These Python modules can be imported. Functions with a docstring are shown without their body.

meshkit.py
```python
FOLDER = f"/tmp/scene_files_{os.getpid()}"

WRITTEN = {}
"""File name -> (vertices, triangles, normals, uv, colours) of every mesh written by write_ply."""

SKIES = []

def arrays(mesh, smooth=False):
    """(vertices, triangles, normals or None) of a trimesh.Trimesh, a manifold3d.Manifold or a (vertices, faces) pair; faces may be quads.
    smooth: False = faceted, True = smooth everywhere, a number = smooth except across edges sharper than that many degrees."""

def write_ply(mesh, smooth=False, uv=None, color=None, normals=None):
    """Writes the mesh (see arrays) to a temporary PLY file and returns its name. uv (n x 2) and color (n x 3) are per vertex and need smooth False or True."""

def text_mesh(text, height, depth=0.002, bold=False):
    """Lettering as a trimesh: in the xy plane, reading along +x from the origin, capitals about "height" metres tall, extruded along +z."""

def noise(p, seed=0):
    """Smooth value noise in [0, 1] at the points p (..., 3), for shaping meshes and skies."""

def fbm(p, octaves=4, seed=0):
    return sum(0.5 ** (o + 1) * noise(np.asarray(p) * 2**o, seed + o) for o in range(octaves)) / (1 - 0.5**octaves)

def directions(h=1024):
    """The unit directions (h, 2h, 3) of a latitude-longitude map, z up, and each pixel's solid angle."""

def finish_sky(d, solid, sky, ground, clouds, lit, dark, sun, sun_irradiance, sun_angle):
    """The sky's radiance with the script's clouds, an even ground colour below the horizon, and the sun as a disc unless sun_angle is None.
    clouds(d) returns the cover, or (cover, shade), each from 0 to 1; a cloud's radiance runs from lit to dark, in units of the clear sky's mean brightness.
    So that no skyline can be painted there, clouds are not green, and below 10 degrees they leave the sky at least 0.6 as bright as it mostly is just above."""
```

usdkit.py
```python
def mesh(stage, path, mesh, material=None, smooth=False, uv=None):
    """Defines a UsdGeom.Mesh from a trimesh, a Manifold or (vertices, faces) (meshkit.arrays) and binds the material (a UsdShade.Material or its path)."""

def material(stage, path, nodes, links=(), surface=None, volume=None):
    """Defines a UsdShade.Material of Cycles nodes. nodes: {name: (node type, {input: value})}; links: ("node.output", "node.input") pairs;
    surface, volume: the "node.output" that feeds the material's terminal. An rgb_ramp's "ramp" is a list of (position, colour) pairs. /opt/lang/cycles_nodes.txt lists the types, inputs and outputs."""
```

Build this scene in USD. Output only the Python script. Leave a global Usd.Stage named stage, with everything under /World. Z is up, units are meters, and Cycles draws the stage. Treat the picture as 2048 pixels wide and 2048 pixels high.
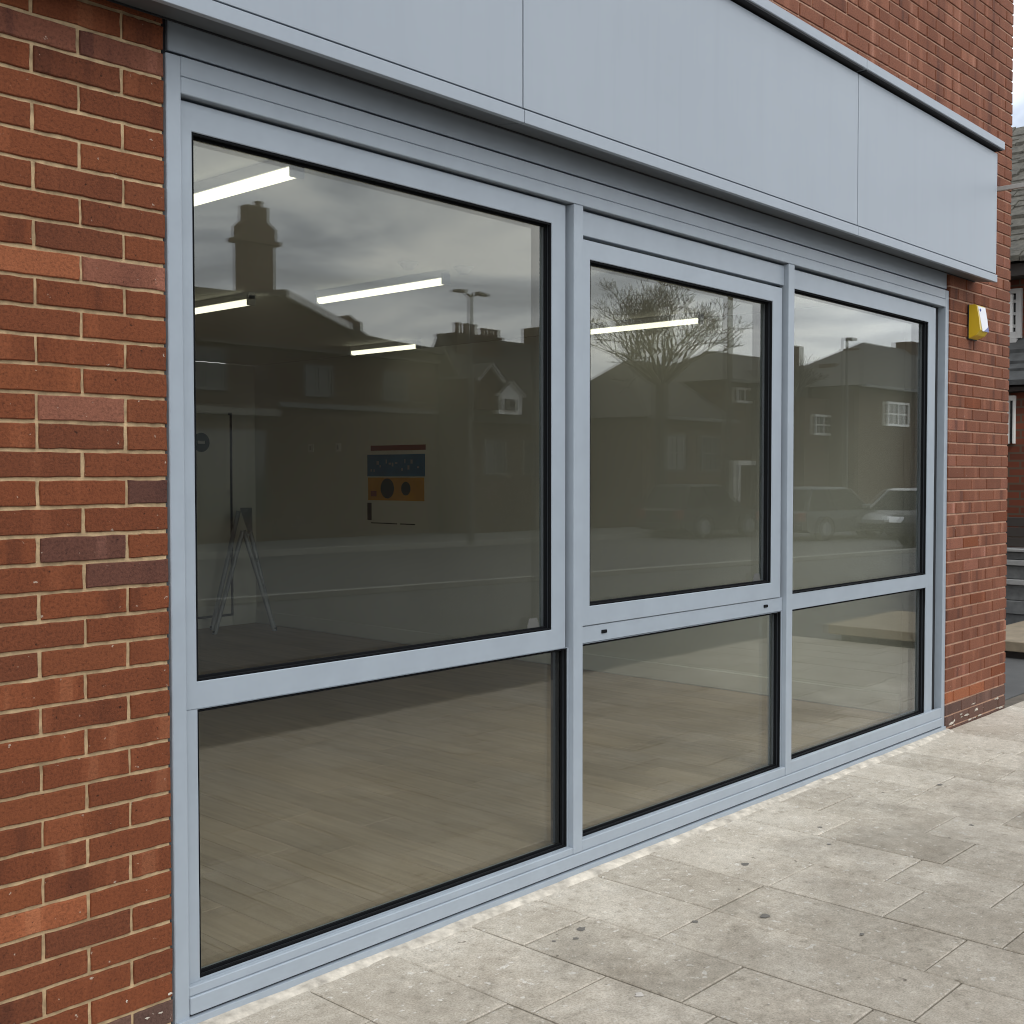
import math, random
import numpy as np, trimesh, usdkit, meshkit
from pxr import Usd, UsdGeom, UsdLux, UsdShade, Gf, Sdf
from shapely.geometry import Polygon

stage = Usd.Stage.CreateInMemory()
UsdGeom.SetStageUpAxis(stage, 'Z'); UsdGeom.SetStageMetersPerUnit(stage, 1.0)
UsdGeom.Xform.Define(stage, '/World'); UsdGeom.Scope.Define(stage, '/World/Looks')
rnd = random.Random(7); nrg = np.random.default_rng(7)

# ------------------------------------------------------------------ camera, sky, sun
CAM = (-1.8194, -2.9996, 1.55); YAW, PITCH, ROLL = 0.828075, -0.032491, -0.0007945
fw = np.array([math.sin(YAW) * math.cos(PITCH), math.cos(YAW) * math.cos(PITCH), math.sin(PITCH)])
rt = np.array([math.cos(YAW), -math.sin(YAW), 0.0]); up = np.cross(rt, fw)
rt, up = math.cos(ROLL) * rt + math.sin(ROLL) * up, -math.sin(ROLL) * rt + math.cos(ROLL) * up
cam = UsdGeom.Camera.Define(stage, '/World/camera')
cam.AddTransformOp().Set(Gf.Matrix4d(*rt, 0, *up, 0, *(-fw), 0, *CAM, 1))
cam.CreateHorizontalApertureAttr(36.0); cam.CreateVerticalApertureAttr(36.0)
cam.CreateFocalLengthAttr(2366.79 / 2048 * 36.0); cam.CreateClippingRangeAttr(Gf.Vec2f(0.05, 2000))
cam.CreateExposureAttr(0.0)

SUN_AZ, SUN_EL = math.radians(205), math.radians(48)          # azimuth measured from +y towards +x
sun = UsdLux.DistantLight.Define(stage, '/World/sun')
sun.CreateIntensityAttr(0.35); sun.CreateAngleAttr(25.0); sun.CreateNormalizeAttr(True); sun.CreateColorAttr(Gf.Vec3f(1.0, 0.97, 0.92))
sun.AddRotateXYZOp().Set(Gf.Vec3f(90 - math.degrees(SUN_EL), 0, 180 - math.degrees(SUN_AZ)))

sky = UsdLux.DomeLight.Define(stage, '/World/sky')
SKY = 0.12
sky_mat = usdkit.material(stage, '/World/Looks/overcast_sky', {
    'tex': ('sky_texture', {'sky_type': 'single_scattering', 'sun_disc': False, 'sun_elevation': SUN_EL, 'sun_rotation': SUN_AZ, 'aerosol_density': 2.0}),
    'bw': ('rgb_to_bw', {}),
    'tc': ('texture_coordinate', {}), 'sep': ('separate_xyz', {}),
    'zz': ('math', {'math_type': 'maximum', 'value2': 0.0}), 'za': ('math', {'math_type': 'add', 'value2': 0.16}),
    'dx': ('math', {'math_type': 'divide'}), 'dy': ('math', {'math_type': 'divide'}), 'cb': ('combine_xyz', {}),
    'n1': ('noise_texture', {'scale': 1.9, 'detail': 6.0, 'roughness': 0.5, 'distortion': 0.6}),
    'ramp': ('rgb_ramp', {'ramp': [(0.34, (5.3, 6.0, 7.2)), (0.43, (8.2, 9.0, 10.3)), (0.52, (12.7, 13.4, 14.2)), (0.64, (18.2, 18.3, 18.0))]}),
    'hz': ('map_range', {'range_type': 'smoothstep', 'from_min': 0.0, 'from_max': 0.24, 'to_min': 0.66, 'to_max': 0.0, 'clamp': True}),
    'mh': ('mix', {'mix_type': 'mix', 'color2': (19.0, 18.9, 18.2)}),
    'mx': ('mix', {'mix_type': 'mix', 'fac': 0.95}),
    'bg': ('background_shader', {'strength': SKY}),
}, [('tc.generated', 'sep.vector'), ('sep.z', 'zz.value1'), ('zz.value', 'za.value1'), ('sep.x', 'dx.value1'), ('za.value', 'dx.value2'), ('sep.y', 'dy.value1'), ('za.value', 'dy.value2'),
    ('dx.value', 'cb.x'), ('dy.value', 'cb.y'), ('cb.vector', 'n1.vector'), ('n1.fac', 'ramp.fac'), ('sep.z', 'hz.value'), ('hz.result', 'mh.fac'), ('ramp.color', 'mh.color1'),
    ('tex.color', 'mx.color1'), ('mh.color', 'mx.color2'), ('mx.color', 'bg.color')], surface='bg.background')
UsdShade.MaterialBindingAPI.Apply(sky.GetPrim()).Bind(sky_mat)

# ------------------------------------------------------------------ helpers
used = {}
def numbered(parent, name):
    k = used.get((parent, name), 0); used[(parent, name)] = k + 1
    return name if k == 0 else f'{name}_{k:03d}'
def path_of(p):
    return '/World' if p is None else str(p.GetPath())
def tag(p, label=None, cat=None, group=None, kind=None):
    for k, v in (('label', label), ('category', cat), ('group', group), ('kind', kind)):
        if v: p.SetCustomDataByKey(k, v)
    return p
def obj(name, m, mat, parent=None, label=None, cat=None, group=None, kind=None, smooth=False):
    pp = path_of(parent)
    if isinstance(m, MB): m = m.mesh()
    g = usdkit.mesh(stage, pp + '/' + numbered(pp, name), m, M[mat] if isinstance(mat, str) else mat, smooth=smooth)
    return tag(g.GetPrim(), label, cat, group, kind)
def thing(name, label, cat, loc=(0, 0, 0), rz=0.0, group=None, kind=None, parent=None):
    pp = path_of(parent)
    x = UsdGeom.Xform.Define(stage, pp + '/' + numbered(pp, name))
    if any(loc) or rz:
        x.AddTranslateOp().Set(Gf.Vec3d(*map(float, loc)))
        if rz: x.AddRotateZOp().Set(float(rz))
    return tag(x.GetPrim(), label, cat, group, kind)
class MB:
    def __init__(s): s.v, s.f, s.n = [], [], 0
    def add(s, v, f):
        v = np.asarray(v, float); f = np.asarray(f, int)
        if f.shape[1] == 4: f = np.vstack([f[:, [0, 1, 2]], f[:, [0, 2, 3]]])
        s.v.append(v); s.f.append(f + s.n); s.n += len(v); return s
    def tm(s, t): return s.add(t.vertices, t.faces)
    def mesh(s): return trimesh.Trimesh(np.vstack(s.v), np.vstack(s.f), process=False)
    def box(s, x0, x1, y0, y1, z0, z1, c=0.0):
        return s.sbox(x0, x1, y0, y1, z0, z1, z0, z1, c)
    def sbox(s, x0, x1, y0, y1, a0, a1, b0, b1, c=0.0):
        """box whose bottom/top heights are a0,a1 at x0 and b0,b1 at x1, edges chamfered by c"""
        def zz(x, lo):
            t = (x - x0) / (x1 - x0); return (a0 + (b0 - a0) * t) if lo else (a1 + (b1 - a1) * t)
        if c <= 0:
            v = [(x, y, zz(x, l)) for x in (x0, x1) for y in (y0, y1) for l in (True, False)]
            f = [(0, 1, 3, 2), (4, 6, 7, 5), (0, 4, 5, 1), (2, 3, 7, 6), (0, 2, 6, 4), (1, 5, 7, 3)]
            return s.add(v, f)
        pts = []
        for x, sx in ((x0, 1), (x1, -1)):
            for y, sy in ((y0, 1), (y1, -1)):
                for l, sz in ((True, 1), (False, -1)):
                    for k in range(3):
                        d = [c if k != i else 0 for i in range(3)]
                        xx = x + sx * d[0]; pts.append((xx, y + sy * d[1], zz(xx, l) + sz * d[2]))
        h = trimesh.Trimesh(np.array(pts), process=False).convex_hull
        return s.tm(h)
    def cyl(s, p, q, r0, r1=None, n=12):
        p, q = np.array(p, float), np.array(q, float); r1 = r0 if r1 is None else r1
        d = q - p; d = d / np.linalg.norm(d); a = np.cross(d, (0, 0, 1) if abs(d[2]) < .9 else (1, 0, 0)); a /= np.linalg.norm(a); b = np.cross(d, a)
        an = np.linspace(0, 2 * np.pi, n, endpoint=False); ring = np.outer(np.cos(an), a) + np.outer(np.sin(an), b)
        v = np.vstack([p + r0 * ring, q + r1 * ring, [p], [q]]); i = np.arange(n); j = (i + 1) % n
        f = np.vstack([np.c_[i, i + n, j], np.c_[j, i + n, j + n], np.c_[j, np.full(n, 2 * n), i], np.c_[i + n, np.full(n, 2 * n + 1), j + n]])
        return s.add(v, f)
    def prism_y(s, poly, y0, y1):
        """polygon of (x, z) extruded along y"""
        t = trimesh.creation.extrude_polygon(Polygon(poly), abs(y1 - y0)); v = t.vertices
        return s.add(np.c_[v[:, 0], max(y0, y1) - v[:, 2], v[:, 1]], t.faces)
    def prism_x(s, poly, x0, x1):
        """polygon of (y, z) extruded along x"""
        t = trimesh.creation.extrude_polygon(Polygon(poly), abs(x1 - x0)); v = t.vertices
        return s.add(np.c_[min(x0, x1) + v[:, 2], v[:, 0], v[:, 1]], t.faces)
    def frame_y(s, x0, x1, z0, z1, w, y0, y1, c=0.0):
        """rectangular ring in the xz plane, members butted"""
        s.box(x0, x0 + w, y0, y1, z0, z1, c); s.box(x1 - w, x1, y0, y1, z0, z1, c)
        s.box(x0 + w, x1 - w, y0, y1, z1 - w, z1, c); s.box(x0 + w, x1 - w, y0, y1, z0, z0 + w, c); return s

# ------------------------------------------------------------------ materials
M = {}
def mat(name, col, rough=0.6, metal=0.0, noise=0.0, scale=6.0, bump=0.0, bscale=60.0, spec=0.5, **kw):
    """plain procedural material: base colour with slow tone noise and fine bump"""
    n = {'geo': ('geometry', {}), 'p': ('principled_bsdf', {'roughness': rough, 'metallic': metal, 'specular_ior_level': spec, **kw})}; l = []
    if noise > 0:
        lo = tuple(c * (1 - noise) for c in col); hi = tuple(min(1, c * (1 + noise)) for c in col)
        n['n'] = ('noise_texture', {'scale': scale, 'detail': 5.0, 'roughness': 0.6}); n['r'] = ('rgb_ramp', {'ramp': [(0.3, lo), (0.7, hi)]})
        l += [('geo.position', 'n.vector'), ('n.fac', 'r.fac'), ('r.color', 'p.base_color')]
    else: n['p'][1]['base_color'] = col
    if bump > 0:
        n['bn'] = ('noise_texture', {'scale': bscale, 'detail': 4.0, 'roughness': 0.65}); n['b'] = ('bump', {'strength': bump, 'distance': 0.004})
        l += [('geo.position', 'bn.vector'), ('bn.fac', 'b.height'), ('b.normal', 'p.normal')]
    M[name] = usdkit.material(stage, '/World/Looks/' + name, n, l, surface='p.BSDF'); return M[name]

def brick_material(name, ramp, band=0.6, specks=0.8, shade=0.58):
    """fired clay: tone per brick, vertical kiln bands, grain, pits and lime specks"""
    rr = [(p, tuple(c * shade for c in col)) for p, col in ramp]
    n = {'geo': ('geometry', {}), 'oi': ('object_info', {}), 'isl': ('math', {'math_type': 'add'}), 'fr': ('math', {'math_type': 'fraction'}),
         'tone': ('rgb_ramp', {'ramp': rr}),
         'sep': ('separate_xyz', {}), 'sx': ('math', {'math_type': 'multiply', 'value2': 9.0}), 'so': ('math', {'math_type': 'multiply_add', 'value2': 37.0}),
         'sz': ('math', {'math_type': 'multiply', 'value2': 0.6}), 'cv': ('combine_xyz', {}),
         'bn': ('noise_texture', {'scale': 1.0, 'detail': 1.5, 'roughness': 0.4}), 'br': ('rgb_ramp', {'ramp': [(0.31, (0.52, 0.52, 0.60)), (0.345, (0.80, 0.78, 0.80)), (0.42, (0.95, 0.94, 0.94)), (0.60, (1.0, 1.0, 1.0)), (0.625, (1.28, 1.34, 1.40)), (0.69, (1.32, 1.40, 1.48)), (0.71, (1.65, 2.05, 2.4))]}),
         'm1': ('mix', {'mix_type': 'multiply', 'fac': band}),
         'gn': ('noise_texture', {'scale': 120.0, 'detail': 6.0, 'roughness': 0.75}), 'gr': ('rgb_ramp', {'ramp': [(0.30, (0.38, 0.38, 0.38)), (0.48, (1.0, 1.0, 1.0)), (0.72, (1.45, 1.48, 1.48))]}),
         'm2': ('mix', {'mix_type': 'multiply', 'fac': 0.75}),
         'wn': ('noise_texture', {'scale': 42.0, 'detail': 3.0, 'roughness': 0.6}), 'wr': ('rgb_ramp', {'ramp': [(0.69, (0, 0, 0)), (0.72, (1, 1, 1))]}), 'wm': ('math', {'math_type': 'multiply', 'value2': specks}),
         'm3': ('mix', {'mix_type': 'mix', 'color2': (0.44, 0.37, 0.30)}),
         'pn': ('noise_texture', {'scale': 60.0, 'detail': 2.0, 'w': 3.0, 'dimensions': '4D'}), 'pr': ('rgb_ramp', {'ramp': [(0.27, (0.22, 0.22, 0.22)), (0.325, (1, 1, 1))]}), 'm4': ('mix', {'mix_type': 'multiply', 'fac': 0.9}),
         'b': ('bump', {'strength': 0.9, 'distance': 0.005}), 'p': ('principled_bsdf', {'roughness': 0.85, 'specular_ior_level': 0.25})}
    l = [('oi.random', 'isl.value1'), ('geo.random_per_island', 'isl.value2'), ('isl.value', 'fr.value1'), ('fr.value', 'tone.fac'),
         ('geo.position', 'sep.vector'), ('sep.x', 'sx.value1'), ('fr.value', 'so.value1'), ('sx.value', 'so.value3'), ('sep.z', 'sz.value1'), ('so.value', 'cv.x'), ('sz.value', 'cv.z'), ('cv.vector', 'bn.vector'), ('bn.fac', 'br.fac'),
         ('tone.color', 'm1.color1'), ('br.color', 'm1.color2'), ('geo.position', 'gn.vector'), ('gn.fac', 'gr.fac'), ('m1.color', 'm2.color1'), ('gr.color', 'm2.color2'),
         ('geo.position', 'wn.vector'), ('wn.fac', 'wr.fac'), ('wr.color', 'wm.value1'), ('wm.value', 'm3.fac'), ('m2.color', 'm3.color1'),
         ('geo.position', 'pn.vector'), ('pn.fac', 'pr.fac'), ('m3.color', 'm4.color1'), ('pr.color', 'm4.color2'), ('m4.color', 'p.base_color'), ('gn.fac', 'b.height'), ('b.normal', 'p.normal')]
    M[name] = usdkit.material(stage, '/World/Looks/' + name, n, l, surface='p.BSDF')
RED = [(0.0, (0.2403, 0.069, 0.028)), (0.18, (0.2965, 0.0836, 0.032)), (0.36, (0.259, 0.0749, 0.0303)), (0.52, (0.3295, 0.0953, 0.0354)), (0.66, (0.2778, 0.0807, 0.0325)), (0.8, (0.3115, 0.0888, 0.0337)), (0.92, (0.232, 0.0706, 0.0314)), (1.0, (0.3415, 0.1012, 0.0376))]
brick_material('red_brick', RED)
brick_material('burnt_brick', [(0.0, (0.055, 0.042, 0.040)), (1.0, (0.085, 0.055, 0.046))], band=0.3)
brick_material('purple_brick', [(0.0, (0.15, 0.062, 0.044)), (1.0, (0.20, 0.078, 0.052))], band=1.0)
brick_material('orange_brick', [(0.0, (0.44, 0.135, 0.055)), (1.0, (0.48, 0.16, 0.07))], band=0.4)
brick_material('pale_brick', [(0.0, (0.34, 0.125, 0.075)), (1.0, (0.40, 0.155, 0.095))], band=0.9)
brick_material('dirty_brick', [(0.0, (0.15, 0.085, 0.068)), (1.0, (0.22, 0.115, 0.085))], band=0.6, specks=1.0)
brick_material('pier_brick', [(0.0, (0.26, 0.093, 0.051)), (0.3, (0.33, 0.119, 0.063)), (0.6, (0.29, 0.103, 0.055)), (0.8, (0.36, 0.134, 0.074)), (1.0, (0.31, 0.115, 0.064))], band=0.8, specks=0.5)
mat('mortar', (0.43, 0.31, 0.18), 0.95, noise=0.32, scale=28.0, bump=0.7, bscale=160.0, spec=0.2)
mat('pier_mortar', (0.46, 0.285, 0.20), 0.95, noise=0.2, scale=28.0, bump=0.7, bscale=160.0, spec=0.2)
mat('cream_mortar', (0.50, 0.455, 0.385), 0.95, noise=0.38, scale=16.0, bump=0.9, bscale=70.0, spec=0.2)
mat('grey_frame', (0.292, 0.333, 0.376), 0.38, noise=0.045, scale=7.0, bump=0.03, bscale=300.0)
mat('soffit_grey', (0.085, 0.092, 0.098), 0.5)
M['fascia_grey'] = usdkit.material(stage, '/World/Looks/fascia_grey', {
    'geo': ('geometry', {}), 'mp': ('mapping', {'scale': (14.0, 14.0, 0.9)}), 'n': ('noise_texture', {'scale': 1.0, 'detail': 5.0, 'roughness': 0.62}), 'r': ('rgb_ramp', {'ramp': [(0.25, (0.266, 0.300, 0.338)), (0.45, (0.276, 0.311, 0.350)), (0.75, (0.282, 0.317, 0.356))]}),
    'n2': ('noise_texture', {'scale': 1.4, 'detail': 4.0}), 'r2': ('rgb_ramp', {'ramp': [(0.3, (0.97, 0.97, 0.98)), (0.7, (1.03, 1.03, 1.03))]}), 'm': ('mix', {'mix_type': 'multiply', 'fac': 1.0}),
    'bn': ('noise_texture', {'scale': 1.8, 'detail': 2.0}), 'b': ('bump', {'strength': 0.06, 'distance': 0.02}), 'p': ('principled_bsdf', {'roughness': 0.42})},
    [('geo.position', 'mp.vector'), ('mp.vector', 'n.vector'), ('n.fac', 'r.fac'), ('geo.position', 'n2.vector'), ('n2.fac', 'r2.fac'), ('r.color', 'm.color1'), ('r2.color', 'm.color2'), ('m.color', 'p.base_color'), ('geo.position', 'bn.vector'), ('bn.fac', 'b.height'), ('b.normal', 'p.normal')], surface='p.BSDF')
mat('black_rubber', (0.0035, 0.004, 0.005), 0.75, spec=0.12)
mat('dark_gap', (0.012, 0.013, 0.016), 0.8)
mat('bead_dark', (0.030, 0.034, 0.040), 0.5, spec=0.3)
mat('grey_bead', (0.10, 0.112, 0.13), 0.4)
mat('wall_paint', (0.65, 0.65, 0.60), 0.8, noise=0.03, scale=1.2)
mat('ceiling_paint', (0.68, 0.68, 0.64), 0.85, noise=0.02)
mat('skirting_paint', (0.66, 0.66, 0.62), 0.5)
mat('white_plastic', (0.75, 0.75, 0.73), 0.4)
mat('pale_plastic', (0.52, 0.53, 0.52), 0.5)
mat('sticker_film', (0.10, 0.10, 0.092), 0.5)
mat('aluminium', (0.30, 0.32, 0.36), 0.5, metal=0.3)
mat('poster_blue', (0.028, 0.15, 0.29), 0.6, noise=0.15)
mat('poster_orange', (0.56, 0.27, 0.025), 0.6, noise=0.12)
mat('poster_teal', (0.012, 0.045, 0.045), 0.6)
mat('poster_red', (0.20, 0.055, 0.04), 0.6)
mat('paper', (0.66, 0.65, 0.58), 0.7)
mat('ink', (0.03, 0.03, 0.03), 0.7)
mat('alarm_yellow', (0.52, 0.36, 0.02), 0.3)
mat('label_white', (0.62, 0.62, 0.66), 0.35)
mat('label_blue', (0.03, 0.05, 0.22), 0.35)
mat('bracket_metal', (0.36, 0.35, 0.33), 0.4, noise=0.1)
mat('asphalt', (0.06, 0.06, 0.06), 0.9, noise=0.35, scale=2.2, bump=0.6, bscale=180.0)
mat('road_asphalt', (0.055, 0.055, 0.056), 0.88, noise=0.25, scale=1.5, bump=0.6, bscale=160.0)
mat('tarmac_grey', (0.085, 0.085, 0.083), 0.9, noise=0.25, scale=1.8, bump=0.6, bscale=180.0)
mat('kerb_stone', (0.22, 0.215, 0.20), 0.9, noise=0.2, scale=9.0, bump=0.5)
mat('road_paint', (0.34, 0.33, 0.30), 0.7, noise=0.15, scale=20.0)
mat('step_stone', (0.24, 0.195, 0.135), 0.9, noise=0.2, scale=7.0, bump=0.6)
mat('slab_bed', (0.10, 0.083, 0.063), 0.95, noise=0.3, scale=12.0)
mat('gum', (0.13, 0.12, 0.105), 0.8)
mat('pale_gum', (0.45, 0.42, 0.38), 0.8)
mat('far_plaster', (0.14, 0.13, 0.11), 0.9, noise=0.15, scale=0.8)
mat('roof_tile', (0.026, 0.023, 0.020), 0.85, noise=0.3, scale=4.0)
mat('slate', (0.05, 0.052, 0.052), 0.7, noise=0.35, scale=9.0, bump=0.6, bscale=40.0)
mat('stone_tile', (0.075, 0.069, 0.055), 0.9, noise=0.45, scale=14.0, bump=0.8, bscale=40.0)
mat('white_trim', (0.46, 0.455, 0.44), 0.5)
mat('grey_trim', (0.085, 0.085, 0.085), 0.6)
mat('dark_wood', (0.035, 0.028, 0.024), 0.7)
mat('chimney_pot', (0.11, 0.07, 0.05), 0.85)
mat('bark', (0.020, 0.017, 0.014), 0.9, noise=0.3, scale=6.0)
mat('dormer_white', (0.72, 0.71, 0.68), 0.5)
mat('pole_wood', (0.025, 0.021, 0.017), 0.9)
mat('lamp_steel', (0.022, 0.023, 0.024), 0.5)
mat('grey_stone', (0.11, 0.113, 0.113), 0.85, noise=0.3, scale=8.0, bump=0.5)
mat('pale_stone', (0.25, 0.25, 0.245), 0.85, noise=0.2, scale=8.0)
mat('dark_car_paint', (0.012, 0.013, 0.015), 0.5, spec=0.25)
mat('grey_car_paint', (0.045, 0.049, 0.052), 0.45, spec=0.3)
mat('white_car_paint', (0.16, 0.16, 0.16), 0.5, coat_weight=0.6)
mat('tyre', (0.012, 0.012, 0.012), 0.85)
mat('wheel_rim', (0.35, 0.36, 0.37), 0.35, metal=0.6)
mat('car_glass', (0.010, 0.011, 0.012), 0.5, spec=0.06)
mat('lamp_glass', (0.75, 0.76, 0.78), 0.15)
mat('far_window_glass', (0.02, 0.022, 0.024), 0.12)
M['far_brick'] = usdkit.material(stage, '/World/Looks/far_brick', {
    'geo': ('geometry', {}), 'sp': ('separate_xyz', {}), 'ad': ('math', {'math_type': 'add'}), 'cv': ('combine_xyz', {}),
    'bt': ('brick_texture', {'scale': 1.0, 'brick_width': 0.24, 'row_height': 0.08, 'mortar_size': 0.010, 'color1': (0.060, 0.028, 0.018), 'color2': (0.042, 0.020, 0.014), 'mortar': (0.06, 0.045, 0.032)}),
    'p': ('principled_bsdf', {'roughness': 0.9, 'specular_ior_level': 0.2})},
    [('geo.position', 'sp.vector'), ('sp.x', 'ad.value1'), ('sp.y', 'ad.value2'), ('ad.value', 'cv.x'), ('sp.z', 'cv.y'), ('cv.vector', 'bt.vector'), ('bt.color', 'p.base_color')], surface='p.BSDF')
M['house_brick'] = usdkit.material(stage, '/World/Looks/house_brick', {
    'geo': ('geometry', {}), 'sp': ('separate_xyz', {}), 'ad': ('math', {'math_type': 'add'}), 'cv': ('combine_xyz', {}),
    'bt': ('brick_texture', {'scale': 1.0, 'brick_width': 0.24, 'row_height': 0.08, 'mortar_size': 0.010, 'color1': (0.17, 0.050, 0.028), 'color2': (0.11, 0.036, 0.022), 'mortar': (0.10, 0.07, 0.05)}),
    'p': ('principled_bsdf', {'roughness': 0.9, 'specular_ior_level': 0.2})},
    [('geo.position', 'sp.vector'), ('sp.x', 'ad.value1'), ('sp.y', 'ad.value2'), ('ad.value', 'cv.x'), ('sp.z', 'cv.y'), ('cv.vector', 'bt.vector'), ('bt.color', 'p.base_color')], surface='p.BSDF')
M['tube_light'] = usdkit.material(stage, '/World/Looks/tube_light', {'e': ('emission', {'color': (1.0, 0.965, 0.76), 'strength': 1.9})}, surface='e.emission')

# laminate planks: long grain along the plank, tone per plank
M['laminate'] = usdkit.material(stage, '/World/Looks/laminate', {
    'geo': ('geometry', {}), 'oi': ('object_info', {}), 'mp': ('mapping', {'scale': (26.0, 1.5, 1.0)}), 'off': ('vector_math', {'math_type': 'add'}), 'cb': ('combine_xyz', {}), 'k': ('math', {'math_type': 'multiply', 'value2': 91.0}),
    'n': ('noise_texture', {'scale': 1.0, 'detail': 6.0, 'roughness': 0.62, 'distortion': 0.6}), 'r': ('rgb_ramp', {'ramp': [(0.25, (0.27, 0.205, 0.143)), (0.5, (0.345, 0.270, 0.193)), (0.75, (0.40, 0.32, 0.234))]}),
    'tr': ('rgb_ramp', {'ramp': [(0.0, (0.88, 0.88, 0.88)), (1.0, (1.08, 1.07, 1.06))]}), 'm': ('mix', {'mix_type': 'multiply', 'fac': 1.0}), 'p': ('principled_bsdf', {'roughness': 0.55, 'specular_ior_level': 0.3})},
    [('geo.position', 'mp.vector'), ('oi.random', 'k.value1'), ('k.value', 'cb.x'), ('k.value', 'cb.z'), ('mp.vector', 'off.vector1'), ('cb.vector', 'off.vector2'), ('off.vector', 'n.vector'), ('n.fac', 'r.fac'),
     ('oi.random', 'tr.fac'), ('r.color', 'm.color1'), ('tr.color', 'm.color2'), ('m.color', 'p.base_color')], surface='p.BSDF')

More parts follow.
